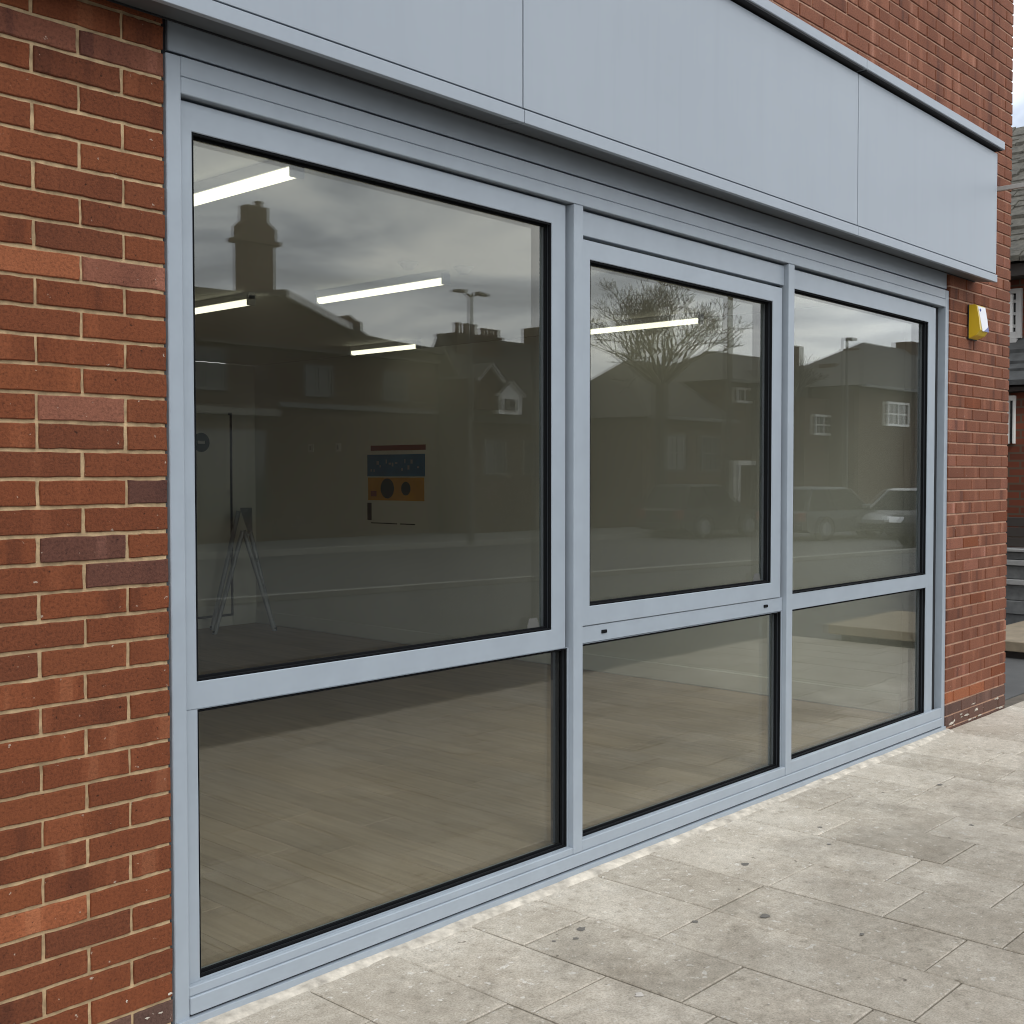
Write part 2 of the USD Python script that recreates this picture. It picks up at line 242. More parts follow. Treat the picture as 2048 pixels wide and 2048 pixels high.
# concrete paving: warm grey, blotchy, pale aggregate flecks and dark dirt
M['paving'] = usdkit.material(stage, '/World/Looks/paving', {
    'geo': ('geometry', {}), 'oi': ('object_info', {}),
    'n1': ('noise_texture', {'scale': 3.4, 'detail': 9.0, 'roughness': 0.72}), 'r1': ('rgb_ramp', {'ramp': [(0.30, (0.248, 0.216, 0.172)), (0.50, (0.312, 0.279, 0.230)), (0.68, (0.372, 0.339, 0.287))]}),
    'n2': ('noise_texture', {'scale': 24.0, 'detail': 6.0, 'roughness': 0.72}), 'r2': ('rgb_ramp', {'ramp': [(0.30, (0.58, 0.56, 0.53)), (0.43, (0.93, 0.93, 0.92)), (0.58, (1.04, 1.04, 1.04)), (0.70, (1.3, 1.3, 1.3))]}), 'm1': ('mix', {'mix_type': 'multiply', 'fac': 0.9}),
    'tr': ('rgb_ramp', {'ramp': [(0.0, (0.86, 0.85, 0.83)), (1.0, (1.10, 1.10, 1.10))]}), 'm2': ('mix', {'mix_type': 'multiply', 'fac': 1.0}),
    'n3': ('noise_texture', {'scale': 36.0, 'detail': 2.0}), 'r3': ('rgb_ramp', {'ramp': [(0.66, (0, 0, 0)), (0.70, (1, 1, 1))]}), 'm3': ('mix', {'mix_type': 'mix', 'color2': (0.40, 0.375, 0.33)}),
    'n4': ('noise_texture', {'scale': 21.0, 'detail': 2.0, 'w': 5.0, 'dimensions': '4D'}), 'r4': ('rgb_ramp', {'ramp': [(0.245, (0.38, 0.36, 0.34)), (0.29, (1, 1, 1))]}), 'm4': ('mix', {'mix_type': 'multiply', 'fac': 1.0}),
    'n5': ('noise_texture', {'scale': 150.0, 'detail': 4.0, 'roughness': 0.7}), 'r5': ('rgb_ramp', {'ramp': [(0.3, (0.66, 0.65, 0.63)), (0.5, (1.0, 1.0, 1.0)), (0.7, (1.26, 1.26, 1.26))]}), 'm5': ('mix', {'mix_type': 'multiply', 'fac': 1.0}), 'sy': ('separate_xyz', {}), 'nw': ('noise_texture', {'scale': 2.6, 'detail': 4.0, 'roughness': 0.6}), 'wy': ('math', {'math_type': 'multiply_add', 'value2': 1.1}), 'rw': ('rgb_ramp', {'ramp': [(0.0, (1.0, 1.0, 1.0)), (0.30, (1.0, 1.0, 1.0)), (0.58, (1.42, 1.43, 1.45))]}), 'mw': ('mix', {'mix_type': 'multiply', 'fac': 1.0}), 'ws': ('map_range', {'from_min': -1.5, 'from_max': 0.0, 'to_min': -0.42, 'to_max': 0.12, 'clamp': True}),
    'b': ('bump', {'strength': 0.35, 'distance': 0.003}), 'p': ('principled_bsdf', {'roughness': 0.68, 'specular_ior_level': 0.4})},
    [('geo.position', 'n1.vector'), ('geo.position', 'n2.vector'), ('geo.position', 'n3.vector'), ('geo.position', 'n4.vector'), ('geo.position', 'n5.vector'), ('n1.fac', 'r1.fac'), ('n2.fac', 'r2.fac'), ('oi.random', 'tr.fac'),
     ('r1.color', 'm1.color1'), ('r2.color', 'm1.color2'), ('m1.color', 'm2.color1'), ('tr.color', 'm2.color2'), ('n3.fac', 'r3.fac'), ('r3.color', 'm3.fac'), ('m2.color', 'm3.color1'),
     ('n4.fac', 'r4.fac'), ('m3.color', 'm4.color1'), ('r4.color', 'm4.color2'), ('n5.fac', 'r5.fac'), ('m4.color', 'm5.color1'), ('r5.color', 'm5.color2'), ('geo.position', 'sy.vector'), ('sy.y', 'ws.value'), ('geo.position', 'nw.vector'), ('nw.fac', 'wy.value1'), ('ws.result', 'wy.value3'), ('wy.value', 'rw.fac'), ('m5.color', 'mw.color1'), ('rw.color', 'mw.color2'), ('mw.color', 'p.base_color'), ('n2.fac', 'b.height'), ('b.normal', 'p.normal')], surface='p.BSDF')

def pane_material(name, tint):
    """one sheet of float glass: both of its faces reflect"""
    M[name] = usdkit.material(stage, '/World/Looks/' + name, {
        'f': ('layer_weight', {'blend': 0.5}), 'pw': ('math', {'math_type': 'power', 'value2': 4.6}), 'sc': ('math', {'math_type': 'multiply_add', 'value2': 0.957, 'value3': 0.0426}),
        'k': ('math', {'math_type': 'multiply', 'value2': 1.85, 'use_clamp': True}),
        't': ('transparent_bsdf', {'color': tint}), 'g': ('glossy_bsdf', {'color': (0.96, 0.98, 0.99), 'roughness': 0.0}), 'm': ('mix_closure', {})},
        [('f.facing', 'pw.value1'), ('pw.value', 'sc.value1'), ('sc.value', 'k.value1'), ('k.value', 'm.fac'), ('t.BSDF', 'm.closure1'), ('g.BSDF', 'm.closure2')], surface='m.closure')
pane_material('window_glass', (0.903, 0.914, 0.876))
def dusty(name, tint):
    M[name] = usdkit.material(stage, '/World/Looks/' + name, {
        'f': ('layer_weight', {'blend': 0.5}), 'pw': ('math', {'math_type': 'power', 'value2': 4.6}), 'sc': ('math', {'math_type': 'multiply_add', 'value2': 0.957, 'value3': 0.0426}),
        'k': ('math', {'math_type': 'multiply', 'value2': 1.85, 'use_clamp': True}),
        't': ('transparent_bsdf', {'color': tint}), 'g': ('glossy_bsdf', {'color': (0.96, 0.98, 0.99), 'roughness': 0.0}), 'm': ('mix_closure', {}),
        'geo': ('geometry', {}), 'mp': ('mapping', {'scale': (2.2, 2.2, 1.3)}), 'n': ('noise_texture', {'scale': 1.0, 'detail': 6.0, 'roughness': 0.65, 'distortion': 0.8}), 'r': ('map_range', {'from_min': 0.3, 'from_max': 0.75, 'to_min': 0.0003, 'to_max': 0.005, 'clamp': True}),
        'd': ('diffuse_bsdf', {'color': (0.55, 0.56, 0.53)}), 'o': ('mix_closure', {})},
        [('f.facing', 'pw.value1'), ('pw.value', 'sc.value1'), ('sc.value', 'k.value1'), ('k.value', 'm.fac'), ('t.BSDF', 'm.closure1'), ('g.BSDF', 'm.closure2'),
         ('geo.position', 'mp.vector'), ('mp.vector', 'n.vector'), ('n.fac', 'r.value'), ('r.result', 'o.fac'), ('m.closure', 'o.closure1'), ('d.BSDF', 'o.closure2')], surface='o.closure')
dusty('dusty_window_glass', (0.903, 0.914, 0.876))

# ------------------------------------------------------------------ ground
GZ = -0.075
obj('ground', MB().box(-400, 400, -400, 400, -0.6, -0.098), 'asphalt', kind='structure')
# road running at a slight angle to the shop, between two kerbs
RU = np.array([0.9891, 0.1473]); RN = np.array([0.1473, -0.9891])          # along the road / away from the shop
def road_strip(s0, s1, d0, d1, z0, z1):
    o = np.array([6.4, -9.68]); c = [o + RU * s + RN * d for s, d in ((s0, d0), (s1, d0), (s1, d1), (s0, d1))]
    v = [(*p, z) for z in (z0, z1) for p in c]
    return MB().add(v, [(0, 1, 2, 3), (7, 6, 5, 4), (4, 5, 1, 0), (5, 6, 2, 1), (6, 7, 3, 2), (7, 4, 0, 3)])
obj('forecourt', MB().box(-14, 8.70, -6.6, -2.905, -0.097, -0.080), 'road_asphalt', kind='structure')
obj('road', road_strip(-60, 90, 0.15, 7.35, -0.097, -0.092), 'road_asphalt', kind='structure')
obj('kerb', road_strip(-60, 90, -0.10, 0.05, -0.097, -0.02), 'kerb_stone', kind='structure')
obj('far_kerb', road_strip(-60, 90, 7.45, 7.6, -0.097, 0.03), 'kerb_stone', kind='structure')
obj('far_pavement', road_strip(-60, 90, 7.604, 10.2, -0.097, 0.022), 'tarmac_grey', kind='structure')
obj('road_line', road_strip(-60, 90, 0.32, 0.42, -0.091, -0.0885), 'road_paint', kind='structure')
obj('driveway', MB().box(6.35, 40, 0.12, 14, -0.097, -0.082), 'tarmac_grey', kind='structure')

# shop pavement: concrete slabs in columns square to the shopfront
pavement = obj('pavement', MB().box(-3.2, 8.74, -2.9, 0.11, -0.097, GZ - 0.010), 'slab_bed', kind='structure')
known = {0: [-.345], 1: [-.565], 2: [-.665], 3: [-.305, -.955, -1.41], 4: [-.61, -1.535], 5: [-.605, -1.41], 6: [-.625, -1.10, -1.53], 7: [-.935], 8: [-.45, -1.02], 9: [-.26, -.79]}
W = 0.3615
for c in range(-9, 24):
    x0 = 0.09 + W * c
    js = [0.0] + sorted(known.get(c, [-rnd.uniform(.3, .7)]), reverse=True)
    while js[-1] > -2.9:
        js.append(js[-1] - rnd.choice([.42, .5, .56, .62, .7]))
    js = [j for j in js if j > -2.75] + [-2.9]
    for a, b in zip(js[:-1], js[1:]):
        g = rnd.uniform(0.0018, 0.0036); h = rnd.uniform(-.0012, .0012); t = [rnd.uniform(-.0011, .0011) for _ in range(4)]
        q = [(x0 + g, b + g), (x0 + W - g, b + g), (x0 + W - g, a - g), (x0 + g, a - g)]
        cx, cy = x0 + W / 2, (a + b) / 2; ins = 0.004
        top = [(x + ins * np.sign(cx - x), y + ins * np.sign(cy - y), GZ + h + t[i]) for i, (x, y) in enumerate(q)]
        mid = [(x, y, GZ + h + t[i] - 0.003) for i, (x, y) in enumerate(q)]
        bot = [(x, y, GZ - 0.02) for x, y in q]
        v = top + mid + bot; f = [(0, 1, 2, 3)]
        for i in range(4):
            j = (i + 1) % 4; f += [(i + 4, j + 4, j, i), (i + 8, j + 8, j + 4, i + 4)]
        obj('paving_slab', MB().add(v, f), 'paving', pavement)
def spot(x, y, r, m, s):
    r_ = random.Random(s); n = 11; a = np.linspace(0, 2 * np.pi, n, endpoint=False)
    ring = np.array([(x + r * math.cos(t) * r_.uniform(.6, 1.2), y + .8 * r * math.sin(t) * r_.uniform(.6, 1.2), GZ + .0016) for t in a])
    f = [(i, (i + 1) % n, n) for i in range(n)]
    obj('gum_spot', MB().add(np.vstack([ring, [(x, y, GZ + .0030)]]), f), m, pavement)
for i, (x, y, r, m) in enumerate([(.66, -.73, .022, 'gum'), (1.13, -.83, .026, 'pale_gum'), (1.42, -.36, .03, 'gum'), (1.34, -.40, .018, 'gum'), (1.27, -.36, .014, 'gum'), (1.97, -.78, .03, 'gum'), (2.42, -.42, .03, 'gum'),
                               (1.75, -.62, .022, 'gum'), (2.9, -.55, .018, 'gum'), (.33, -.53, .012, 'gum'), (2.05, -1.12, .016, 'gum'), (3.6, -.9, .02, 'gum'), (3.1, -.4, .02, 'gum'), (4.2, -.5, .025, 'gum'), (1.62, -1.25, .012, 'pale_gum')]):
    spot(x, y, r * .72, m, i)

# ------------------------------------------------------------------ the shop building: mortar cores, bricks
shop = thing('shop_building', 'red brick shop building around the grey aluminium shopfront', 'building')
BX, CO, JT = 0.25357, 0.075, 0.010            # brick module, course, joint
OPEN_R = 5.487; PIER_R = 6.50
wall_left = obj('wall', MB().box(-4.2, -0.004, 0.0065, 0.24, GZ - .02, 7.4), 'mortar', shop, label='brick wall to the left of the window')
wall_right = obj('wall', MB().box(OPEN_R + .004, PIER_R - .006, 0.0065, 0.24, GZ - .02, 2.90), 'pier_mortar', shop, label='brick pier to the right of the window')
wall_top = obj('wall', MB().box(0.0, PIER_R - .006, 0.0065, 0.24, 2.93, 7.4), 'pier_mortar', shop, label='brick wall above the fascia')
def brick(mb, x0, x1, z0, z1, seed, fine, ret=0.03, back=None):
    r = random.Random(seed); y = r.uniform(-.0016, .0012)
    nx = 8 if fine else 1; nz = 3 if fine else 1; j = .0013 if fine else .0011
    o = [(x0 + (x1 - x0) * i / nx, z0) for i in range(nx)] + [(x1, z0 + (z1 - z0) * i / nz) for i in range(nz)] + [(x1 - (x1 - x0) * i / nx, z1) for i in range(nx)] + [(x0, z1 - (z1 - z0) * i / nz) for i in range(nz)]
    o = [(x + r.uniform(-j, j), z + r.uniform(-j, j)) for x, z in o]; n = len(o)
    cx, cz = (x0 + x1) / 2, (z0 + z1) / 2; ins = .0026
    tx, tz = r.uniform(-.004, .004), r.uniform(-.008, .008)
    F = [(x + ins * (1 if x < cx else -1), y + tx * (x - cx) + tz * (z - cz), z + ins * (1 if z < cz else -1)) for x, z in o]
    Bk = [(x, y + .0034, z) for x, z in o]; Bb = [(x, ret if back is None else back, z) for x, z in o]
    v = F + Bk + Bb + [(cx, y - r.uniform(0, .0006), cz)]; f = []
    for i in range(n):
        k = (i + 1) % n
        f += [(i, k, 3 * n), (i, i + n, k), (k, i + n, k + n), (i + n, i + 2 * n, k + n), (k + n, i + 2 * n, k + 2 * n)]
    return mb.add(v, [(a, c, b) for a, b, c in f][:len(f)] if False else f)
special = {(19, 0): 'purple_brick', (18, 1): 'purple_brick', (13, 1): 'pale_brick', (31, 1): 'orange_brick'}
# left wall: courses counted downward from z=2.7367
for k in range(-4, 38):
    z1 = 2.7367 - CO * k - JT / 2; z0 = z1 - CO + JT
    if z0 < GZ - .05: break
    half = (k % 2 == 1) if k < 14 else (k % 2 == 0)
    edges = [0.0] + ([-BX / 2] if half else [-BX])
    while edges[-1] > -1.5: edges.append(edges[-1] - BX)
    for n_, (b, a) in enumerate(zip(edges[:-1], edges[1:])):
        x0, x1 = a + JT / 2, b - (JT / 2 if n_ else 0.0)
        if n_: x1 += rnd.uniform(-.002, .002)
        m = special.get((k, n_)) or rnd.choices(['red_brick', 'pale_brick', 'orange_brick', 'purple_brick'], [20, 0.7, 0.6, 0.12])[0]
        if k > 35: m = 'dirty_brick'
        mb = MB(); brick(mb, x0, x1, z0, z1, k * 31 + n_, True)
        obj('brick', mb, m, wall_left)
# right pier: courses counted from z=2.3403, laid from the pier's right corner
def pier_edges(k):
    o = 5.6102 + (0 if k % 2 else BX / 2)
    e = [OPEN_R]; x = o - BX
    while x <= OPEN_R + .03: x += BX
    while x < PIER_R - .05: e.append(x); x += BX
    return e + [PIER_R]
for k in range(-17, 33):
    z1 = 2.3403 - CO * k - JT / 2; z0 = z1 - CO + JT
    if z0 < GZ - .06: break
    e = pier_edges(k)
    if z1 > 2.885: e = [x for x in e if x > 5.4]
    for n_, (a, b) in enumerate(zip(e[:-1], e[1:])):
        x0 = a + (JT / 2 if n_ else 0); x1 = b - (JT / 2 if n_ < len(e) - 2 else 0)
        m = rnd.choices(['pier_brick', 'pale_brick', 'red_brick'], [14, 1, .8])[0]
        if k == 29: m = 'orange_brick' if n_ < 3 else 'pier_brick'
        if k > 29: m = 'dirty_brick'
        mb = MB(); brick(mb, x0, x1, z0, z1, 5000 + k * 31 + n_, False, back=.22 if n_ in (0, len(e) - 2) else None)
        obj('brick', mb, m, wall_right)
# above the fascia: the lowest and nearest courses brick by brick, the rest joined
stuff = MB(); count = 0
for k in range(-62, -16):
    z1 = 2.3403 - CO * k - JT / 2; z0 = z1 - CO + JT
    if z0 < 3.62: continue
    e = [x for x in pier_edges(k)]; x = e[1] - BX; e = e[1:]
    while x > 1.6: e.insert(0, x); x -= BX
    for n_, (a, b) in enumerate(zip(e[:-1], e[1:])):
        x0 = a + JT / 2; x1 = b - (JT / 2 if n_ < len(e) - 2 else 0)
        vis = (a + 1.82) > 1.1 * (z0 - 1.55) + .9
        if vis and z1 < 4.35 and count < 62:
            mb = MB(); brick(mb, x0, x1, z0, z1, 9000 + k * 31 + n_, False); obj('brick', mb, 'pier_brick', wall_top); count += 1
        elif z1 < 5.6:
            brick(stuff, x0, x1, z0, z1, 9000 + k * 31 + n_, False, back=.22 if n_ == len(e) - 2 else None)
obj('brick', stuff, 'pier_brick', wall_top, kind='stuff')
obj('side_wall', MB().box(PIER_R - .26, PIER_R - .004, 0.245, 9.0, GZ - .02, 7.4), 'far_brick', shop)
obj('lintel', MB().box(0.0, OPEN_R, 0.10, 0.235, 2.76, 2.925), 'dark_gap', shop)
obj('roof', MB().box(-4.3, PIER_R + .1, -.1, 9.0, 7.41, 7.6), 'roof_tile', shop)
# cream mortar fillet under the sill
def fillet():
    xs = np.linspace(0.0, OPEN_R + .03, 150); v = []; r = random.Random(3)
    nz = [meshkit.fbm(np.array([[x * 5.0, s, 0.3]]), 4, 2)[0] for s in (0.1, 4.2) for x in xs]
    for i, x in enumerate(xs):
        a, b = nz[i] - .5, nz[i + len(xs)] - .5
        v += [(x, .03, GZ + .012 + .008 * a), (x, -.004, GZ + .011 + .014 * a), (x, -.034 - .024 * b, GZ + .007 + .008 * a), (x, -.054 - .050 * b, GZ - .004)]
    f = []
    for i in range(len(xs) - 1):
        for j in range(3): f.append((i * 4 + j, i * 4 + j + 1, i * 4 + j + 5, i * 4 + j + 4))
    return MB().add(v, f)
obj('mortar_fillet', fillet(), 'cream_mortar', shop, smooth=50)

def lime_smear(cx, cz, rx, rz, seed, wall):
    r = random.Random(seed); n = 12; a = np.linspace(0, 2 * np.pi, n, endpoint=False)
    ring = [(cx + rx * math.cos(t) * r.uniform(.35, 1.2), -.0026 - r.uniform(0, .0008), cz + rz * math.sin(t) * r.uniform(.35, 1.2)) for t in a]
    obj('lime_smear', MB().add(ring + [(cx, -.0046, cz)], [(k, n, (k + 1) % n) for k in range(n)]), 'cream_mortar', wall)
for k in range(16):
    lime_smear(rnd.uniform(5.52, 6.42), GZ + abs(rnd.gauss(.03, .05)), rnd.uniform(.008, .05), rnd.uniform(.004, .011), 100 + k, wall_right)
for k in range(7):
    lime_smear(rnd.uniform(-.20, -.01), rnd.uniform(-.04, .10), rnd.uniform(.003, .012), rnd.uniform(.002, .006), 200 + k, wall_left)

# ------------------------------------------------------------------ aluminium shopfront
win = thing('shopfront_window', 'grey aluminium shopfront of three tall glazed bays with low panes beneath', 'shop window')
zt = lambda z, x: z - 0.0105 * x            # the head falls slightly to the right as in the photograph
zb = lambda z, x: z - 0.0022 * x
G, YF, YS, YG = 'grey_frame', 0.008, 0.033, 0.064
def hmem(x0, x1, zlo, zhi, y0, y1, fn=zt, c=.0022, mb=None):
    mb = mb or MB(); return mb.sbox(x0, x1, y0, y1, fn(zlo, x0), fn(zhi, x0), fn(zlo, x1), fn(zhi, x1), c)
ZJB = -0.07
for x0, x1 in ((0.012, 0.060), (5.440, 5.486)):
    obj('jamb', MB().box(x0, x1, YF, .11, ZJB, zt(2.742, x0), .0025), G, win)
mull = ((1.822, 1.880), (3.508, 3.566))
for x0, x1 in mull:
    obj('mullion', MB().box(x0, x1, YF, .11, .0165, zt(2.636, x0), .0025), G, win)
hd = MB(); hmem(.060, 5.440, 2.688, 2.744, YF + .002, .11, mb=hd); obj('frame_head', hd, G, win)
hd = MB(); hmem(.060, 5.440, 2.638, 2.6862, YF + .0005, .11, mb=hd); obj('frame_head', hd, G, win)
obj('head_seam', hmem(.012, 5.486, 2.744, 2.7525, .030, .12, c=0), 'dark_gap', win)
obj('shadow_gap', hmem(.004, .024, 2.753, 2.86, .030, .12, c=0), 'dark_gap', win)
obj('head_panel', hmem(.025, 5.474, 2.753, 2.86, .018, .12), G, win)
# bottom rail in two faces with a drip sill below
def brail(x0, x1): return MB().sbox(x0, x1, .020, .11, .004, .050 + .006 * 0, .004, .050, .002)
obj('sill', MB().box(.0605, 5.4395, .003, .11, -.036, .0155, .0025), G, win)
obj('sill_seam', MB().box(.014, 5.484, .014, .12, -.043, -.0365), 'dark_gap', win)
obj('sill_flashing', MB().box(.014, 5.484, -.003, .12, -.085, -.0435, .001), G, win)
def light(name, x0, x1, z0, z1, gx0, gx1, gz0, gz1, fn0, fn1, label=None, y=YS, sticker=None, tilt=.0016):
    """frame members between (x0,x1,z0,z1) round a pane seen through (gx0,gx1,gz0,gz1); fn0/fn1 slope the bottom and top edges"""
    c = .0022; e = .0012
    O = [(x0, fn0(z0, x0)), (x1, fn0(z0, x1)), (x1, fn1(z1, x1)), (x0, fn1(z1, x0))]
    I = [(min(max(gx0, x0 + e), x1), fn0(gz0, gx0)), (max(min(gx1, x1 - e), x0), fn0(gz0, gx1)), (gx1, fn1(gz1, gx1)), (gx0, fn1(gz1, gx0))]
    sg = ((1, 1), (-1, 1), (-1, -1), (1, -1)); cc = min(c, .4 * min(gx0 - x0 if gx0 > x0 + .01 else 1, 1))
    def loop(P, d, y_): return [(px + d * a, y_, pz + d * b_) for (px, pz), (a, b_) in zip(P, sg)]
    wide = all(abs(v_) > .01 for v_ in (gx0 - x0, x1 - gx1, z1 - gz1, gz0 - z0))
    if wide:
        L = loop(O, 0, .10) + loop(O, 0, y + c) + loop(O, c, y) + loop(I, -c, y) + loop(I, 0, y + c) + loop(I, 0, .10)
    else:
        L = loop(O, 0, .10) + loop(O, 0, y + .0002) + loop(O, .0001, y) + loop(I, -.0001, y) + loop(I, 0, y + .0002) + loop(I, 0, .10)
    fc = []
    for q in range(5):
        for i in range(4):
            k = (i + 1) % 4; fc.append((q * 4 + i, q * 4 + k, q * 4 + 4 + k, q * 4 + 4 + i))
    mb = MB().add(L, fc)
    f = obj(name, mb, G, win, label=label)
    t = .004
    za0, za1, zb0, zb1 = fn0(gz0, gx0), fn0(gz0, gx1), fn1(gz1, gx0), fn1(gz1, gx1)
    def ring(ya, yb, w):
        r = MB(); e = .001
        r.box(gx0 - e, gx0 + w, ya, yb, za0, zb0); r.box(gx1 - w, gx1 + e, ya, yb, za1, zb1)
        r.sbox(gx0 + w, gx1 - w, ya, yb, zb0 - w, zb0 + e, zb1 - w, zb1 + e); r.sbox(gx0 + w, gx1 - w, ya, yb, za0 - e, za0 + w, za1 - e, za1 + w); return r
    obj('gasket', ring(y + .004, y + .0145, t + .003), 'black_rubber', f)
    obj('glazing_bead', ring(y + .015, y + .0225, t), 'bead_dark', f)
    obj('gasket', ring(y + .023, YG + .0015, t + .009), 'black_rubber', f)
    gy = YG; d = tilt
    cxm, hw = (gx0 + gx1) / 2, (gx1 - gx0) / 2
    obj('pane', MB().add([(gx0, gy, za0), (gx1, gy, za1), (gx1, gy, zb1), (gx0, gy, zb0)], [(0, 1, 2, 3)]), 'dusty_window_glass', f)
    obj('pane', MB().add([(gx0, gy + .022 - d * hw, za0), (gx1, gy + .022 + d * hw, za1), (gx1, gy + .022 + d * hw, zb1), (gx0, gy + .022 - d * hw, zb0)], [(0, 1, 2, 3)]), 'window_glass', f)
    sp = MB(); w = .012
    sp.box(gx0, gx0 + w, gy + .004, gy + .016, za0, zb0).box(gx1 - w, gx1, gy + .004, gy + .016, za1, zb1)
    obj('spacer', sp, 'grey_bead', f)
    if sticker:
        sx, sz = sticker
        obj('sticker', MB().add([(sx, gy - .0006, sz), (sx + .078, gy - .0006, sz), (sx + .062, gy - .0006, sz + .042), (sx + .016, gy - .0006, sz + .042)], [(0, 1, 2, 3)]), 'sticker_film', f)
    return f
light('upper_window_frame', .060, 1.799, .856, 2.628, .110, 1.716, .937, 2.545, zb, zt, 'frame of the widest upper pane, at the left', tilt=.0009, sticker=(1.60, .942))
light('upper_window_frame', 1.886, 3.480, .9335, 2.512, 1.950, 3.390, 1.012, 2.436, zb, zt, 'opening sash in the middle bay', y=YS - .004, sticker=(3.27, 1.012))
light('upper_window_frame', 3.572, 5.348, .860, 2.622, 3.578, 5.243, .939, 2.527, zb, zt, 'frame of the upper pane in the right bay')
light('lower_window_frame', .060, 1.820, .017, .8555, .110, 1.812, .050, .855, zb, zb, 'frame of the low pane in the left bay', tilt=.0009)
light('lower_window_frame', 1.882, 3.506, .017, .860, 1.888, 3.498, .066, .859, zb, zb, 'frame of the low pane in the middle bay')
light('lower_window_frame', 3.568, 5.348, .017, .8595, 3.578, 5.243, .083, .859, zb, zb, 'frame of the low pane in the right bay')
for x0, x1, zz in ((.0605, 1.8215, .046), (1.8805, 3.5075, .062), (3.5665, 5.4395, .079)):
    obj('bottom_rail', MB().box(x0, x1, .0105, .0325, .0165, zz - .002, .0022), G, win)
obj('sash_head_rail', hmem(1.882, 3.506, 2.528, 2.626, YS, .10), G, win)
obj('vent_transom', hmem(1.882, 3.506, .862, .930, YS, .10, fn=zb), G, win)
for x in (2.030, 3.325):
    obj('drain_cap', MB().box(x, x + .034, YS - .006, YS + .004, zb(.892, x), zb(.906, x), .002), 'black_rubber', win)
obj('shadow_gap', hmem(.060, 5.440, 2.60, 2.638, .070, .11, c=0), 'dark_gap', win)
obj('shadow_gap', MB().box(1.799, 1.822, .06, .11, .05, 2.60), 'dark_gap', win)
obj('shadow_gap', MB().box(3.480, 3.508, .06, .11, .93, 2.58), 'dark_gap', win)
obj('shadow_gap', MB().box(5.348, 5.440, .056, .11, .0, 2.58), 'dark_gap', win)

# ------------------------------------------------------------------ fascia
fas = thing('fascia_sign', 'blank pale grey metal fascia of flush panels above the window', 'fascia')
FY = -0.150; FX0, FX1 = -3.4, 5.838
fz = lambda z, x: z - 0.0080 * x
J = [FX0, -1.235, 1.345, 3.925, FX1]
for a, b in zip(J[:-1], J[1:]):
    a_, b_ = a + .0032, b - .0032
    obj('panel', MB().sbox(a_, b_, FY, FY + .02, fz(2.8625, a_), 3.668 - .0165 * a_, fz(2.8625, b_), 3.668 - .0165 * b_, .0012), 'fascia_grey', fas)
Jt = [FX0, -1.23, 1.352, 3.935, FX1 + .018]
for a, b in zip(Jt[:-1], Jt[1:]):
    a_, b_ = a + .0016, b - .0016
    obj('bottom_trim', MB().sbox(a_, b_, FY - .001, FY + .02, fz(2.8110, a_), fz(2.8575, a_), fz(2.8110, b_), fz(2.8575, b_), .0012), 'fascia_grey', fas)
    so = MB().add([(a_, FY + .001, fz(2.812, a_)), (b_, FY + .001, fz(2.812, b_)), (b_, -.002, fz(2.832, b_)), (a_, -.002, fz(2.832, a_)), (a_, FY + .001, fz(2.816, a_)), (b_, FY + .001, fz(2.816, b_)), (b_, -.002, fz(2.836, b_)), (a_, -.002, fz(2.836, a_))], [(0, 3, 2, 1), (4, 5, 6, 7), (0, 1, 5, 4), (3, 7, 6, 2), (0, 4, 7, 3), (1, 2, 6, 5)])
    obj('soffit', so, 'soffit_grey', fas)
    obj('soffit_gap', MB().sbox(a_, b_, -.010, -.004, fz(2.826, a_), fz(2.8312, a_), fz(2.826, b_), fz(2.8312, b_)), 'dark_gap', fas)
obj('backing', MB().sbox(FX0 + .01, FX1 - .004, FY + .021, -.003, fz(2.84, FX0), 3.69 - .0165 * FX0, fz(2.84, FX1), 3.69 - .0165 * FX1), 'dark_gap', fas)
Jc = [FX0, 3.95, 5.87]
for a, b in zip(Jc[:-1], Jc[1:]):
    a_, b_ = a + .001, b - .001; h = lambda x: 3.691 - .0165 * x
    obj('coping', MB().sbox(a_, b_, FY - .034, -.0035, h(a_), h(a_) + .052, h(b_), h(b_) + .052, .004), 'fascia_grey', fas)
    obj('coping_shadow_gap', MB().sbox(a_ + .004, b_ - .03, FY - .029, FY + .019, h(a_) - .008, h(a_) - .0015, h(b_) - .008, h(b_) - .0015), 'dark_gap', fas)  # near-black strip fixed under the coping, its shadow painted in as dark colour
obj('end_cap', MB().box(FX1 - .003, FX1, FY + .0205, -.004, fz(2.842, FX1), 3.58), 'fascia_grey', fas)

# ------------------------------------------------------------------ alarm box and bracket on the pier
al = thing('alarm_box', 'yellow and white burglar alarm box on the brick pier', 'alarm box', (5.80, 0, 0))
obj('backplate', MB().box(-.045, .095, -.012, -.002, 2.405, 2.628, .004), 'dark_gap', al)
body = MB().prism_x([(-.012, 2.412), (-.060, 2.430), (-.084, 2.462), (-.074, 2.545), (-.060, 2.618), (-.045, 2.626), (-.012, 2.626)], -.045, .095)
cv = obj('cover', body, 'alarm_yellow', al)
obj('label', MB().add([(-.022, -.0762, 2.535), (.0945, -.0762, 2.535), (.0945, -.0625, 2.614), (-.030, -.0625, 2.614), (-.012, -.0868, 2.455), (.0945, -.0868, 2.455)], [(0, 1, 2, 3), (4, 5, 1, 0)]), 'label_white', al)
obj('logo', MB().add([(.012, -.0876, 2.4555), (.094, -.0876, 2.4555), (.094, -.0835, 2.490)], [(0, 1, 2)]), 'label_blue', al)
obj('strobe', MB().tm(trimesh.creation.icosphere(2, .011).apply_transform(np.diag([1, .5, 1, 1.]))), 'label_blue', al)
